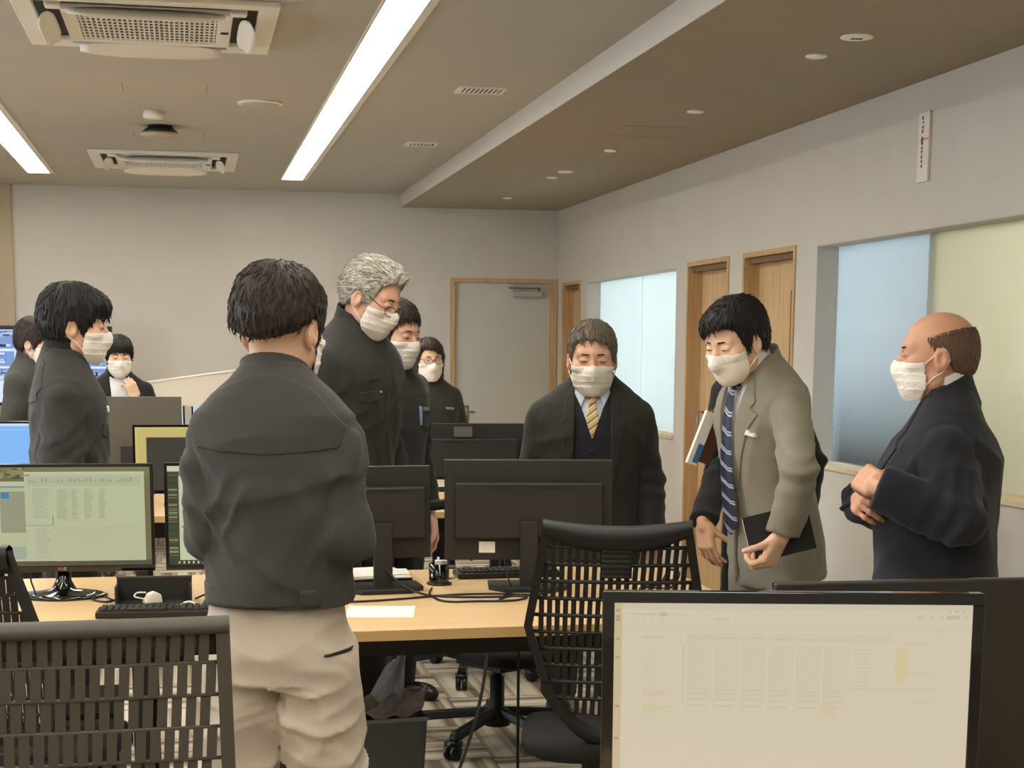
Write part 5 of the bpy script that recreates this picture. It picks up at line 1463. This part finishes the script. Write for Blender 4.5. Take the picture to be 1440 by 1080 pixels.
p8 = person('elderly man in a dark suit, navy vest and gold striped tie facing the camera', (1.589, 6.116, 1.453), 192, s=1.13, lean=7, hyaw=1, hpitch=8, arms=ARM8, c_top=C_char, c_pants=C_char, hair=ST8, hairc='dull', res=0.0074, hres=0.0031, hem=-0.18, outfit='suit', collar='suit', shirt=M_shirtb, opening=OP8, vest=(cloth('vest_navy', (26, 27, 36)), VP), seed=31, skin=('ruddy2', (216, 168, 138)), jaw=1.08, folds=0.0045, sh=(0.160, -0.012, 0.40), neck=-0.03)
M_tieg = stripe_mat('tie_gold', [(0.0, (206, 178, 118)), (0.34, (226, 204, 150)), (0.62, (150, 118, 66)), (0.72, (70, 60, 44)), (0.84, (206, 178, 118))], 42, (0.62, 0.0, 0.78))
shirt8 = lambda P: p8.torso(P, -0.010)
p8.patch('tie', [(-0.016, 0.500), (-0.012, 0.472), (-0.023, 0.412), (0.0, 0.348), (0.023, 0.412), (0.012, 0.472), (0.016, 0.500)], M_tieg, off=0.010, thick=0.012, base=shirt8, pr=0.003)
p8.patch('tie_knot', [(-0.020, 0.515), (-0.012, 0.470), (0.012, 0.470), (0.020, 0.515)], M_tieg, off=0.018, thick=0.02, base=shirt8, pr=0.003)
for sg in (-1, 1):
    p8.patch('collar_wing', [(sg * 0.010, 0.522), (sg * 0.058, 0.56), (sg * 0.062, 0.50), (sg * 0.040, 0.458)], M_shirtb, off=0.012, thick=0.012, base=shirt8, pr=0.003)
    p8.patch('lapel', [(sg * 0.062, 0.53), (sg * 0.066, 0.30), (sg * 0.072, 0.12), (sg * 0.105, 0.33), (sg * 0.118, 0.41), (sg * 0.098, 0.425), (sg * 0.102, 0.45), (sg * 0.085, 0.50)], C_char, off=0.005, base=p8.jacket)
for z in (0.31, 0.25, 0.19): p8.patch('vest_button', [(-0.006, z), (0.006, z), (0.006, z - 0.012), (-0.006, z - 0.012)], M_btn, off=0.004, base=lambda P: p8.torso(P, -0.004), pr=0.002)

# 4 -- man in the grey suit, bowing
OP9 = [(-0.05, 0.62), (-0.058, 0.50), (-0.036, 0.32), (-0.006, 0.14), (0.012, 0.02), (0.05, -0.26), (0.09, -0.26), (0.03, 0.02), (0.022, 0.14), (0.040, 0.32), (0.058, 0.50), (0.05, 0.62)]
ST9 = dict(top=0.024, side=0.014, back=0.017, line=[(a, b - (0.004 if a > 0.05 else 0)) for a, b in LINE_STD], amp=0.0028, tip=0.007, part=-0.020, fringe=0.008)
ARM9 = dict(L=(('w', (1.915, 4.72, 1.105)), (1.875, 4.745, 0.905), (-0.45, -0.05, -0.85), (0.55, -0.75, -0.25)), R=((0.20, -0.05, 0.17), (0.13, 0.02, -0.02), (0, 0.2, -1), (1, 0.1, 0)))
p9 = person('black-haired man in a grey suit and striped navy tie bowing forward', (1.821, 5.097, 1.52), 256, s=1.06, lean=10, hfwd=0.045, neck=-0.01, hyaw=-13, hpitch=20, arms=ARM9, hands=dict(L='grip'), c_top=C_grey, c_pants=C_grey, hair=ST9, hairc='black', mask='beak', res=0.0072, hres=0.0031, hem=-0.17, outfit='suit', collar='suit', shirt=M_shirt, opening=OP9, seed=41, skin=('fair', (228, 188, 156)), folds=0.005, sleeve=(0.062, 0.056, 0.055, 0.050), sh=(0.150, -0.012, 0.42), bulk=(0.92, 1.0), armlen=0.86)
M_tien = stripe_mat('tie_navy', [(0.0, (28, 32, 56)), (0.55, (28, 32, 56)), (0.64, (168, 172, 186)), (0.74, (28, 32, 56)), (0.80, (168, 172, 186)), (0.88, (28, 32, 56))], 21, (-0.45, 0.45, 0.77))
ribbon('tie', [(0, 0.085, 0.515), (0, 0.098, 0.48), (0, 0.128, 0.40), (0.0, 0.150, 0.30), (0.004, 0.158, 0.20), (0.008, 0.160, 0.10), (0.010, 0.160, 0.05), (0.010, 0.160, 0.015)], [0.03, 0.034, 0.05, 0.062, 0.07, 0.078, 0.082, 0.01], (0, 1, 0.1), 0.006, M_tien, p9.root, p9.s, p9.frT)
shirt9 = lambda P: p9.torso(P, -0.010)
p9.patch('tie_knot', [(-0.020, 0.520), (-0.013, 0.476), (0.013, 0.476), (0.020, 0.520)], M_tien, off=0.018, thick=0.02, base=shirt9, pr=0.003)
for sg in (-1, 1):
    p9.patch('collar_wing', [(sg * 0.010, 0.526), (sg * 0.058, 0.565), (sg * 0.062, 0.50), (sg * 0.040, 0.462)], M_shirt, off=0.012, thick=0.012, base=shirt9, pr=0.003)
    p9.patch('lapel', [(sg * 0.056, 0.54), (sg * 0.058, 0.48), (sg * 0.038, 0.32), (sg * 0.012, 0.15), (sg * 0.095, 0.355), (sg * 0.128, 0.405), (sg * 0.100, 0.425), (sg * 0.112, 0.445), (sg * 0.085, 0.50)], C_grey, off=0.006, base=p9.jacket, pr=0.003)
p9.patch('pocket_square', [(-0.085, 0.345), (-0.128, 0.335), (-0.122, 0.352), (-0.112, 0.346), (-0.098, 0.362)], M_shirt, off=0.008, base=p9.jacket, pr=0.0025)
p9.patch('pocket_flap', [(-0.075, 0.03), (-0.16, 0.045), (-0.16, 0.005), (-0.075, -0.012)], C_grey, off=0.005, base=p9.jacket)

# 5 -- person hidden behind the grey suit
ARM10 = dict(L=ARM_DOWN['L'], R=('back', (1.862, 5.50, 0.865), (0.12, -0.1, -1), (-0.9, -0.5, 0.1)))
p10 = person('person in dark clothes mostly hidden behind the man in the grey suit', (2.085, 5.77, 1.53), 243, s=1.0, lean=12, hyaw=4, hpitch=14, arms=ARM10, hands=dict(R='open'), c_top=C_black, hair=dict(top=0.014, side=0.010, back=0.012, line=LINE_STD, amp=0.002), hairc='black', outfit='suit', collar='suit', shirt=M_shirt, opening=LAPEL_V, hem=-0.15, seed=51, skin=('fair2', (214, 164, 128)), sh=(0.135, -0.012, 0.42), bulk=(0.9, 0.95))

# 6 -- bald man in profile
ARM11 = dict(L=(('w', (2.06, 3.93, 1.035)), (1.872, 4.02, 1.118), (-0.12, 0.93, 0.22), (-0.75, -0.1, 0.62)), R=(('w', (2.12, 4.42, 1.0)), (1.925, 4.27, 1.06), (-0.32, -0.9, 0.02), (-0.8, 0.1, 0.5)))
ST11 = dict(top=0.001, side=0.0035, back=0.004, line=LINE_BALD, amp=0.0006, tip=0.006, bald=True, n=2600, sl=0.28, lift=0.1, thin=0.45)
p11 = person('stout bald man in a navy suit in profile at the right with clasped hands', (2.112, 4.205, 1.48), 297, s=1.04, lean=3, hyaw=-4, hpitch=2, arms=ARM11, hands=dict(L='clasp', R='clasp'), c_top=C_navy, c_pants=C_navy, hair=ST11, hairc='stub', res=0.0072, hres=0.0031, bulk=(1.10, 1.38), hem=-0.20, outfit='suit', collar='suit', shirt=M_shirt, opening=LAPEL_V, seed=61, skin=('tan', (202, 152, 120)), jaw=1.12, sleeve=(0.078, 0.068, 0.066, 0.058), sh=(0.165, -0.012, 0.385), folds=0.0065)
for sg in (-1, 1):
    p11.patch('lapel', [(sg * 0.056, 0.54), (sg * 0.058, 0.48), (sg * 0.012, 0.22), (sg * 0.095, 0.355), (sg * 0.128, 0.405), (sg * 0.100, 0.425), (sg * 0.112, 0.445), (sg * 0.085, 0.50)], C_navy, off=0.006, base=p11.jacket, pr=0.0035)
    p11.patch('pocket_flap', [(sg * 0.09, 0.00), (sg * 0.185, 0.01), (sg * 0.185, -0.035), (sg * 0.09, -0.045)], C_navy, off=0.006, base=p11.jacket)

# 7 -- man in profile at the left
ST1 = dict(top=0.026, side=0.016, back=0.020, line=LINE_BANG, amp=0.0025, tip=0.007, fringe=0.012)
ARM1 = dict(R=((0.20, -0.02, 0.165), (0.19, 0.13, -0.04), (-0.1, 1, -0.3), (1, 0.1, 0.1)), L=((-0.20, -0.02, 0.165), (-0.19, 0.08, -0.05), (0.1, 0.3, -1), (-1, 0.1, 0.1)))
p1 = person('black-haired man in profile in a charcoal jacket over a black turtleneck, at the left', (-0.388, 5.974, 1.564), 88, s=1.08, lean=2, hyaw=2, hpitch=6, arms=ARM1, c_top=C_work2, hair=ST1, hairc='black', collar='turtle', res=0.0074, hres=0.003, hem=-0.02, yoke=True, seed=71, skin=('mid', (216, 174, 144)), sleeve=(0.068, 0.060, 0.060, 0.052), sh=(0.150, -0.012, 0.395), folds=0.008)
p1.patch('pocket_flap', [(0.055, 0.335), (0.135, 0.325), (0.135, 0.290), (0.095, 0.278), (0.055, 0.295)], C_work2, off=0.004)
p1.patch('badge', [(0.05, 0.385), (0.072, 0.385), (0.072, 0.362), (0.05, 0.362)], M_paper, off=0.006)

# 8 -- man behind the grey-haired man
p6 = person('man in a dark work jacket with a badge standing behind the grey-haired man', (0.845, 6.46, 1.545), 138, s=1.06, lean=3, hpitch=10, c_top=C_work2, hair=dict(top=0.022, side=0.010, back=0.012, line=LINE_STD, amp=0.004, tip=0.008), hairc='soft', res=0.0085, hres=0.0034, seed=81, skin=('ruddy', (220, 172, 144)), sleeve=(0.068, 0.060, 0.060, 0.052), sh=(0.160, -0.012, 0.42), coll_h=0.9)
p6.patch('pocket_flap', [(-0.055, 0.335), (-0.135, 0.325), (-0.135, 0.290), (-0.095, 0.278), (-0.055, 0.295)], C_work2, off=0.004)
p6.patch('name_tape', [(-0.065, 0.372), (-0.125, 0.366), (-0.125, 0.350), (-0.065, 0.356)], mat('tape_grey', (132, 128, 116), 0.8), off=0.004)
p6.patch('pen_badge', [(-0.035, 0.375), (-0.052, 0.375), (-0.050, 0.30), (-0.040, 0.30)], mat('badge_blue', (128, 168, 200), 0.5), off=0.006)
# 9 -- woman with glasses near the door
p7 = person('woman with shoulder-length hair and glasses in a dark jacket near the grey door', (1.367, 8.995, 1.418), 172, s=0.96, hpitch=4, c_top=C_work2, hair=dict(top=0.016, side=0.014, back=0.016, line=LINE_LONG, amp=0.002, tip=0.005, long=True, fringe=0.004, part=0.02, n=900), hairc='brown', glasses=(0.106, 0.0), mask='beak', res=0.011, hres=0.004, seed=91, skin=('fair', (228, 188, 156)), sh=(0.150, -0.012, 0.42))
p7.patch('name_tape', [(-0.075, 0.372), (-0.135, 0.366), (-0.135, 0.350), (-0.075, 0.356)], MATS['tape_grey'], off=0.004)
# 10, 11 -- two people by the far display
p2 = person('person in a grey work jacket by the display wall, half hidden at far left', (-0.839, 9.465, 1.50), 112, s=1.04, hpitch=10, c_top=C_work, hair=ST1, hairc='soft', res=0.011, hres=0.004, seed=101, skin=('fair', (228, 188, 156)), sh=(0.158, -0.012, 0.42))
ARM3 = dict(R=((0.23, 0.03, 0.19), (0.14, 0.20, 0.14), (-0.8, 0.4, 0.0), (0.2, 0.9, 0.4)), L=((-0.24, 0.06, 0.21), (-0.085, 0.165, 0.395), (0.35, -0.05, 0.95), (-0.3, 0.9, 0.2)))
p3 = person('person in a black suit and white shirt resting a hand on the chin', (-0.422, 10.398, 1.415), 170, s=0.99, lean=6, hpitch=6, arms=ARM3, hands=dict(L='clasp'), c_top=C_black, c_pants=C_black, hair=ST1, hairc='black', outfit='suit', collar='suit', shirt=M_shirt, opening=[(-0.055, 0.60), (-0.065, 0.5), (-0.055, 0.3), (-0.04, 0.1), (0.04, 0.1), (0.055, 0.3), (0.065, 0.5), (0.055, 0.60)], hem=-0.16, res=0.010, hres=0.004, seed=111, skin=('fair', (228, 188, 156)), sh=(0.158, -0.012, 0.42))

# ------------------------------------------------------------------ things on and under the desks
def sheet(name, label, cat, x, y, z, w, d, rz, m=M_paper, h=0.0012, group=None):
    o = MB().box((0, 0, h / 2), (w, d, h)).build(name, m)
    o.location = (x, y, z); o.rotation_euler = (0, 0, rad(rz))
    return tag(o, label, cat, group)
sheet('paper_sheet', 'single white sheet near the front edge of the bench desk', 'paper', 0.545, 4.545, DESK, 0.20, 0.20, -10)
for i, (dx, dy, r) in enumerate(((0, 0, 6), (0.012, -0.01, -3), (-0.008, 0.012, 14))):
    sheet('paper_sheet', ('bottom', 'middle', 'top')[i] + ' sheet of the white papers beside the angled monitor foot', 'paper', 0.60 + dx, 5.19 + dy, DESK + 0.0165 + i * 0.0035, 0.21, 0.20, r, h=0.003, group='papers beside the monitor foot')
t = tag(MB().box((0, 0, 0.008), (0.24, 0.17, 0.016)).build('document_tray', M_black, bevel=0.003), 'thin black document case under the papers behind the angled monitor', 'case'); t.location = (0.60, 5.19, DESK)
# keyboards
M_key = mat('key_dark', (44, 41, 36), 0.5)
def keyboard(label, x, y, rz, w=0.40, d=0.13, rows=5, cols=17):
    t = thing('keyboard', label, 'keyboard', (x, y, DESK), rz, 'keyboards')
    MB().box((0, 0, 0.010), (w, d, 0.018)).build('case', M_black, t, bevel=0.003)
    k0 = None; pw, pd = (w - 0.02) / cols, (d - 0.02) / rows
    for r in range(rows):
        for c in range(cols):
            if r == 0 and 4 <= c <= 9: continue
            if k0 is None: k0 = MB().box((0, 0, 0), (pw * 0.84, pd * 0.84, 0.008), None, (0.85, 0.85)).build('key', M_key, t); o = k0
            else: o = k0.copy(); COL.objects.link(o); o.parent = t
            o.location = (-w / 2 + 0.01 + (c + 0.5) * pw, -d / 2 + 0.01 + (r + 0.5) * pd, 0.0225)
    MB().box((-w / 2 + 0.01 + 7 * pw, -d / 2 + 0.01 + 0.5 * pd, 0.0225), (pw * 5.8, pd * 0.84, 0.008)).build('space_bar', M_key, t)
    return t
keyboard('black keyboard in front of the standing black tray at the left of the bench desk', -0.10, 4.60, -3, w=0.34, d=0.11)
keyboard('black keyboard behind the labelled monitor back', 1.06, 5.20, 180, w=0.36, d=0.12)
# black standing tray with an adapter
t = thing('cable_box', 'black open box standing behind the keyboard at the left', 'box', (-0.113, 4.80, DESK), -2)
MB().b2((-0.112, 0.05, 0), (0.112, 0.056, 0.075)).b2((-0.112, -0.04, 0), (-0.106, 0.05, 0.06)).b2((0.106, -0.04, 0), (0.112, 0.05, 0.06)).b2((-0.106, -0.04, 0), (0.106, 0.05, 0.005)).build('shell', M_blackm, t, bevel=0.001)
MB().b2((-0.113, 0.047, 0.073), (0.113, 0.058, 0.078)).build('rim', mat('rim_brown', (74, 66, 54), 0.5), t)
t = thing('power_adapter', 'small white adapter lying in the black open box', 'adapter', (-0.118, 4.795, DESK + 0.005), 15)
MB().prism([(-0.028, 0), (0.028, 0), (0.024, 0.026), (0.006, 0.034), (-0.012, 0.028)], 1, -0.018, 0.018).build('adapter_body', M_white, t, bevel=0.003)
MB().tube(spline([(-0.02, 0, 0.012), (-0.05, 0.01, 0.02), (-0.04, 0.02, 0.03), (-0.015, 0.015, 0.03)], 6), 0.0025, 6).build('cord', M_white, t, smooth=True)
def cable(label, pts, r=0.0035, m=M_cable, n=8):
    return tag(MB().tube(spline(pts, n), r, 7).build('cable', m, smooth=True), label, 'cable')
Z = DESK + 0.004
cable('black cable looping left of the black box', [(-0.26, 4.97, Z), (-0.30, 4.90, Z), (-0.25, 4.84, Z), (-0.20, 4.90, Z + 0.01), (-0.235, 4.98, Z)])
cable('thin black cable crossing the desk behind the monitor foot at the left', [(-0.52, 5.06, Z), (-0.42, 5.10, Z), (-0.30, 5.02, Z), (-0.24, 4.88, Z)], 0.0028)
cable('black cable hanging from the left monitor to the desk', [(-0.49, 5.01, 0.83), (-0.49, 5.02, 0.77), (-0.48, 5.0, Z), (-0.53, 4.92, Z), (-0.58, 4.95, Z)], 0.003)
cable('white cable beside the right end of the black keyboard', [(-0.045, 4.70, Z), (-0.01, 4.73, Z + 0.012), (0.03, 4.70, Z), (0.06, 4.66, Z)], 0.003, M_white)
cable('black cables bundled right of the black open box', [(0.01, 4.86, Z), (0.05, 4.82, Z + 0.02), (0.035, 4.75, Z), (0.08, 4.78, Z), (0.10, 4.9, 0.80)], 0.003)
cable('black cable dropping from the angled monitor and running along the desk', [(0.60, 4.93, 0.86), (0.61, 4.93, 0.80), (0.65, 4.88, 0.75), (0.72, 4.82, Z), (0.80, 4.76, Z), (0.95, 4.74, Z), (1.06, 4.77, Z)])
cable('long black cable lying left to right past the cup', [(0.36, 4.72, Z), (0.50, 4.72, Z), (0.64, 4.75, Z), (0.80, 4.80, Z), (0.94, 4.80, Z), (1.05, 4.76, Z), (1.12, 4.80, Z)])
cable('black cable loop in front of the cup', [(0.76, 4.95, Z), (0.735, 4.82, Z), (0.76, 4.68, Z), (0.86, 4.665, Z), (0.97, 4.66, Z), (1.02, 4.69, Z + 0.004), (0.97, 4.71, Z + 0.006), (0.93, 4.68, Z), (1.0, 4.79, Z + 0.008), (1.10, 4.86, Z)])
cable('thin cable from the port of the labelled monitor down to the desk', [(0.985, 4.895, 0.852), (0.99, 4.88, 0.80), (1.0, 4.86, 0.745), (1.01, 4.86, Z)], 0.0026)
cable('black cable coiled at the right end of the bench desk', [(1.42, 4.82, Z), (1.50, 4.86, Z + 0.01), (1.56, 4.95, Z + 0.04), (1.58, 4.90, Z + 0.035), (1.52, 4.82, Z), (1.46, 4.90, Z), (1.60, 5.0, Z)], 0.004)
cable('grey cable leaning from the desk down to the floor behind the black chair', [(0.955, 4.98, 0.55), (0.94, 5.02, 0.36), (0.90, 5.06, 0.17), (0.84, 5.10, 0.005), (0.76, 5.14, 0.004)], 0.006, M_cableg)
cable('black cable hanging straight to the floor under the bench desk', [(1.03, 4.86, 0.55), (1.03, 4.86, 0.3), (1.03, 4.85, 0.1), (1.05, 4.83, 0.004), (1.12, 4.8, 0.004)], 0.005)
cable('grey cable hanging beside the computer tower between the pale trouser legs', [(0.18, 4.70, 0.50), (0.20, 4.66, 0.40), (0.15, 4.62, 0.26), (0.135, 4.60, 0.16), (0.17, 4.57, 0.06), (0.24, 4.55, 0.006)], 0.006, M_cableg)
cable('white cable loosely coiled on the floor under the far desk', [(0.95, 8.0, 0.01), (1.08, 7.85, 0.03), (1.2, 7.9, 0.012), (1.1, 8.05, 0.008), (0.95, 7.95, 0.008)], 0.008, M_white)
# black cup with a white plug
t = thing('cup', 'black cup with a white stick standing between the two monitor backs', 'cup', (0.80, 5.05, DESK))
MB().lathe([(0.0, 0.0), (0.030, 0.0), (0.033, 0.01), (0.034, 0.07), (0.031, 0.07), (0.030, 0.012), (0.0, 0.01)], 24).build('cup_body', M_gloss, t, smooth=True)
MB().lathe([(0.040, 0.0), (0.042, 0.006), (0.034, 0.008)], 24).build('saucer', M_black, t, smooth=True)
MB().tube(spline([(0.034, 0, 0.06), (0.056, 0, 0.055), (0.056, 0, 0.025), (0.034, 0, 0.018)], 5), 0.004, 8).build('cup_handle', M_grey, t, smooth=True)
MB().b2((-0.012, -0.012, 0.05), (0.026, 0.012, 0.080)).b2((-0.006, -0.005, 0.080), (0.001, 0.005, 0.091)).build('white_stick', M_white, t)
# computer towers under the desk
M_tower = mat('tower_black', (22, 21, 20), 0.45)
def tower(label, x, y, rz=0):
    t = thing('computer_tower', label, 'computer', (x, y, 0.0), rz, 'computer towers')
    MB().box((0, 0, 0.215), (0.19, 0.42, 0.39)).build('case', M_tower, t, bevel=0.005)
    MB().box((0, -0.212, 0.215), (0.18, 0.008, 0.37)).build('front_panel', M_gloss, t, bevel=0.003)
    MB().box((-0.03, -0.2175, 0.30), (0.06, 0.003, 0.02)).build('maker_mark', mat('mark_grey', (66, 66, 66), 0.4, 0.4), t)
    for sx in (-1, 1):
        for sy in (-1, 1): MB().box((sx * 0.07, sy * 0.17, 0.01), (0.03, 0.03, 0.02)).build('foot', M_black, t)
tower('black computer tower on the floor seen between the pale trouser legs', 0.27, 4.86)
tower('added black computer tower darkening the space under the left part of the bench desk', -0.32, 4.90)  # added tower, deepens the shade under the left of the desk
t = thing('power_strip', 'white power strip lying on top of the black computer tower', 'power strip', (0.215, 4.74, 0.4105), 30)
MB().box((0, 0, 0.016), (0.045, 0.12, 0.03)).build('strip_case', M_white, t, bevel=0.004)
for i in range(3): MB().box((0, -0.035 + i * 0.035, 0.0315), (0.02, 0.014, 0.001)).build('socket', M_acd, t)
# waste bin with bags
t = thing('waste_bin', 'dark grey rectangular waste bin under the bench desk', 'waste bin', (0.60, 4.96, 0), 4)
M_bin = mat('bin_grey', (84, 86, 86), 0.5)
def binwall(mb, a, b): mb.b2(a, b)
mb = MB(); wb_, db_, hb_ = 0.115, 0.15, 0.33
mb.prism([(-wb_ + 0.02, 0.0), (wb_ - 0.02, 0.0), (wb_, hb_), (-wb_, hb_)], 1, -db_, -db_ + 0.006).prism([(-wb_ + 0.02, 0.0), (wb_ - 0.02, 0.0), (wb_, hb_), (-wb_, hb_)], 1, db_ - 0.006, db_)
mb.prism([(-wb_ + 0.02, 0.0), (-wb_ + 0.026, 0.0), (-wb_ + 0.006, hb_), (-wb_, hb_)], 1, -db_, db_).prism([(wb_ - 0.026, 0.0), (wb_ - 0.02, 0.0), (wb_, hb_), (wb_ - 0.006, hb_)], 1, -db_, db_)
mb.b2((-wb_ + 0.02, -db_, 0), (wb_ - 0.02, db_, 0.006)).build('bin_body', M_bin, t)
r_ = MB(); r_.b2((-wb_ - 0.004, -db_ - 0.004, hb_ - 0.012), (wb_ + 0.004, -db_ + 0.004, hb_)).b2((-wb_ - 0.004, db_ - 0.004, hb_ - 0.012), (wb_ + 0.004, db_ + 0.004, hb_)).b2((-wb_ - 0.004, -db_, hb_ - 0.012), (-wb_ + 0.004, db_, hb_)).b2((wb_ - 0.004, -db_, hb_ - 0.012), (wb_ + 0.004, db_, hb_)).build('rim', mat('bin_rim', (120, 124, 128), 0.4), t)
def crumple(name, label, c, pts, m, seed):
    """folded sheet: a fan of bent facets around a centre"""
    rnd = random.Random(seed)
    def fn(u, v):
        a = pts[0].lerp(pts[1], u).lerp(pts[3].lerp(pts[2], u), v)
        return a + Vector((0, 0.02 * math.sin(u * 9 + v * 4) + rnd.uniform(-0.006, 0.006), 0.012 * math.sin(u * 14 - v * 7)))
    o = MB().grid(fn, 9, 7).build(name, m, solid=0.002)
    o.location = c
    return tag(o, label, 'waste')
M_bag = mat('bag_bluegrey', (200, 208, 220), 0.35, var=0.08, vscale=30)
M_pbag = mat('bag_grey', (168, 165, 160), 0.55, var=0.1, vscale=25)
crumple('plastic_bag', 'pointed blue-grey plastic bag sticking up out of the waste bin', (0.60, 4.96, 0.335), [Vector((-0.07, 0.02, 0.0)), Vector((0.06, 0.03, -0.01)), Vector((0.085, 0.06, 0.16)), Vector((0.06, 0.05, 0.165))], M_bag, 1)
crumple('paper_bag', 'crumpled grey bag folded over the front rim of the waste bin', (0.60, 4.96, 0.325), [Vector((-0.085, -0.10, -0.005)), Vector((0.10, -0.10, 0.0)), Vector((0.16, 0.08, 0.055)), Vector((-0.07, 0.05, 0.03))], M_pbag, 2)

# notebook carried by the man in the grey suit
t = thing('notebook', 'black notebook with white page edges carried low by the man in the grey suit', 'notebook', (1.885, 4.80, 0.90), 0)
ux = Vector((0.205, -0.036, 0.052)).normalized(); uz = Vector((0.03, -0.02, -0.145)); uz = (uz - ux * uz.dot(ux)).normalized(); uy = ux.cross(uz)
RN = Matrix((ux, uy, uz)).transposed()
MB().box(RN @ Vector((0, -0.008, 0)), (0.215, 0.003, 0.152), RN).box(RN @ Vector((0, 0.008, 0)), (0.215, 0.003, 0.152), RN).box(RN @ Vector((0.106, 0, 0)), (0.003, 0.018, 0.152), RN).build('cover', mat('notebook_black', (20, 19, 18), 0.5), t)
MB().box(RN @ Vector((-0.002, 0, 0)), (0.211, 0.0125, 0.148), RN).build('pages', M_paper, t)
# booklets under the arm of the hidden person
def booklet(name, label, m, off, w=0.045, h=0.20):
    t = thing(name, label, 'booklet', (1.825 + off[0], 5.42 + off[1], 1.175), 0)
    ax = Vector((-0.38, 0, -1)).normalized(); sx = Vector((0.9, 0.3, 0)); sx = (sx - ax * sx.dot(ax)).normalized(); ny = sx.cross(ax)
    Rb = Matrix((sx, ny, ax)).transposed()
    MB().box(Rb @ Vector((0, 0, 0)), (w, 0.012, h), Rb).build('cover', m, t)
    return t, Rb
t, Rb = booklet('booklet', 'white booklet with a blue block held in front of the hidden person', M_paper, (-0.012, -0.012))
MB().box(Rb @ Vector((0.010, 0.0065, 0.055)), (0.026, 0.0012, 0.07), Rb).box(Rb @ Vector((0.010, -0.0065, 0.055)), (0.026, 0.0012, 0.07), Rb).build('blue_block', mat('print_blue', (62, 118, 172), 0.5), t)
booklet('booklet', 'brown leather folder behind the white booklet beside the striped tie', mat('leather_brown', (98, 54, 38), 0.5), (0.032, 0.02), 0.07, 0.19)
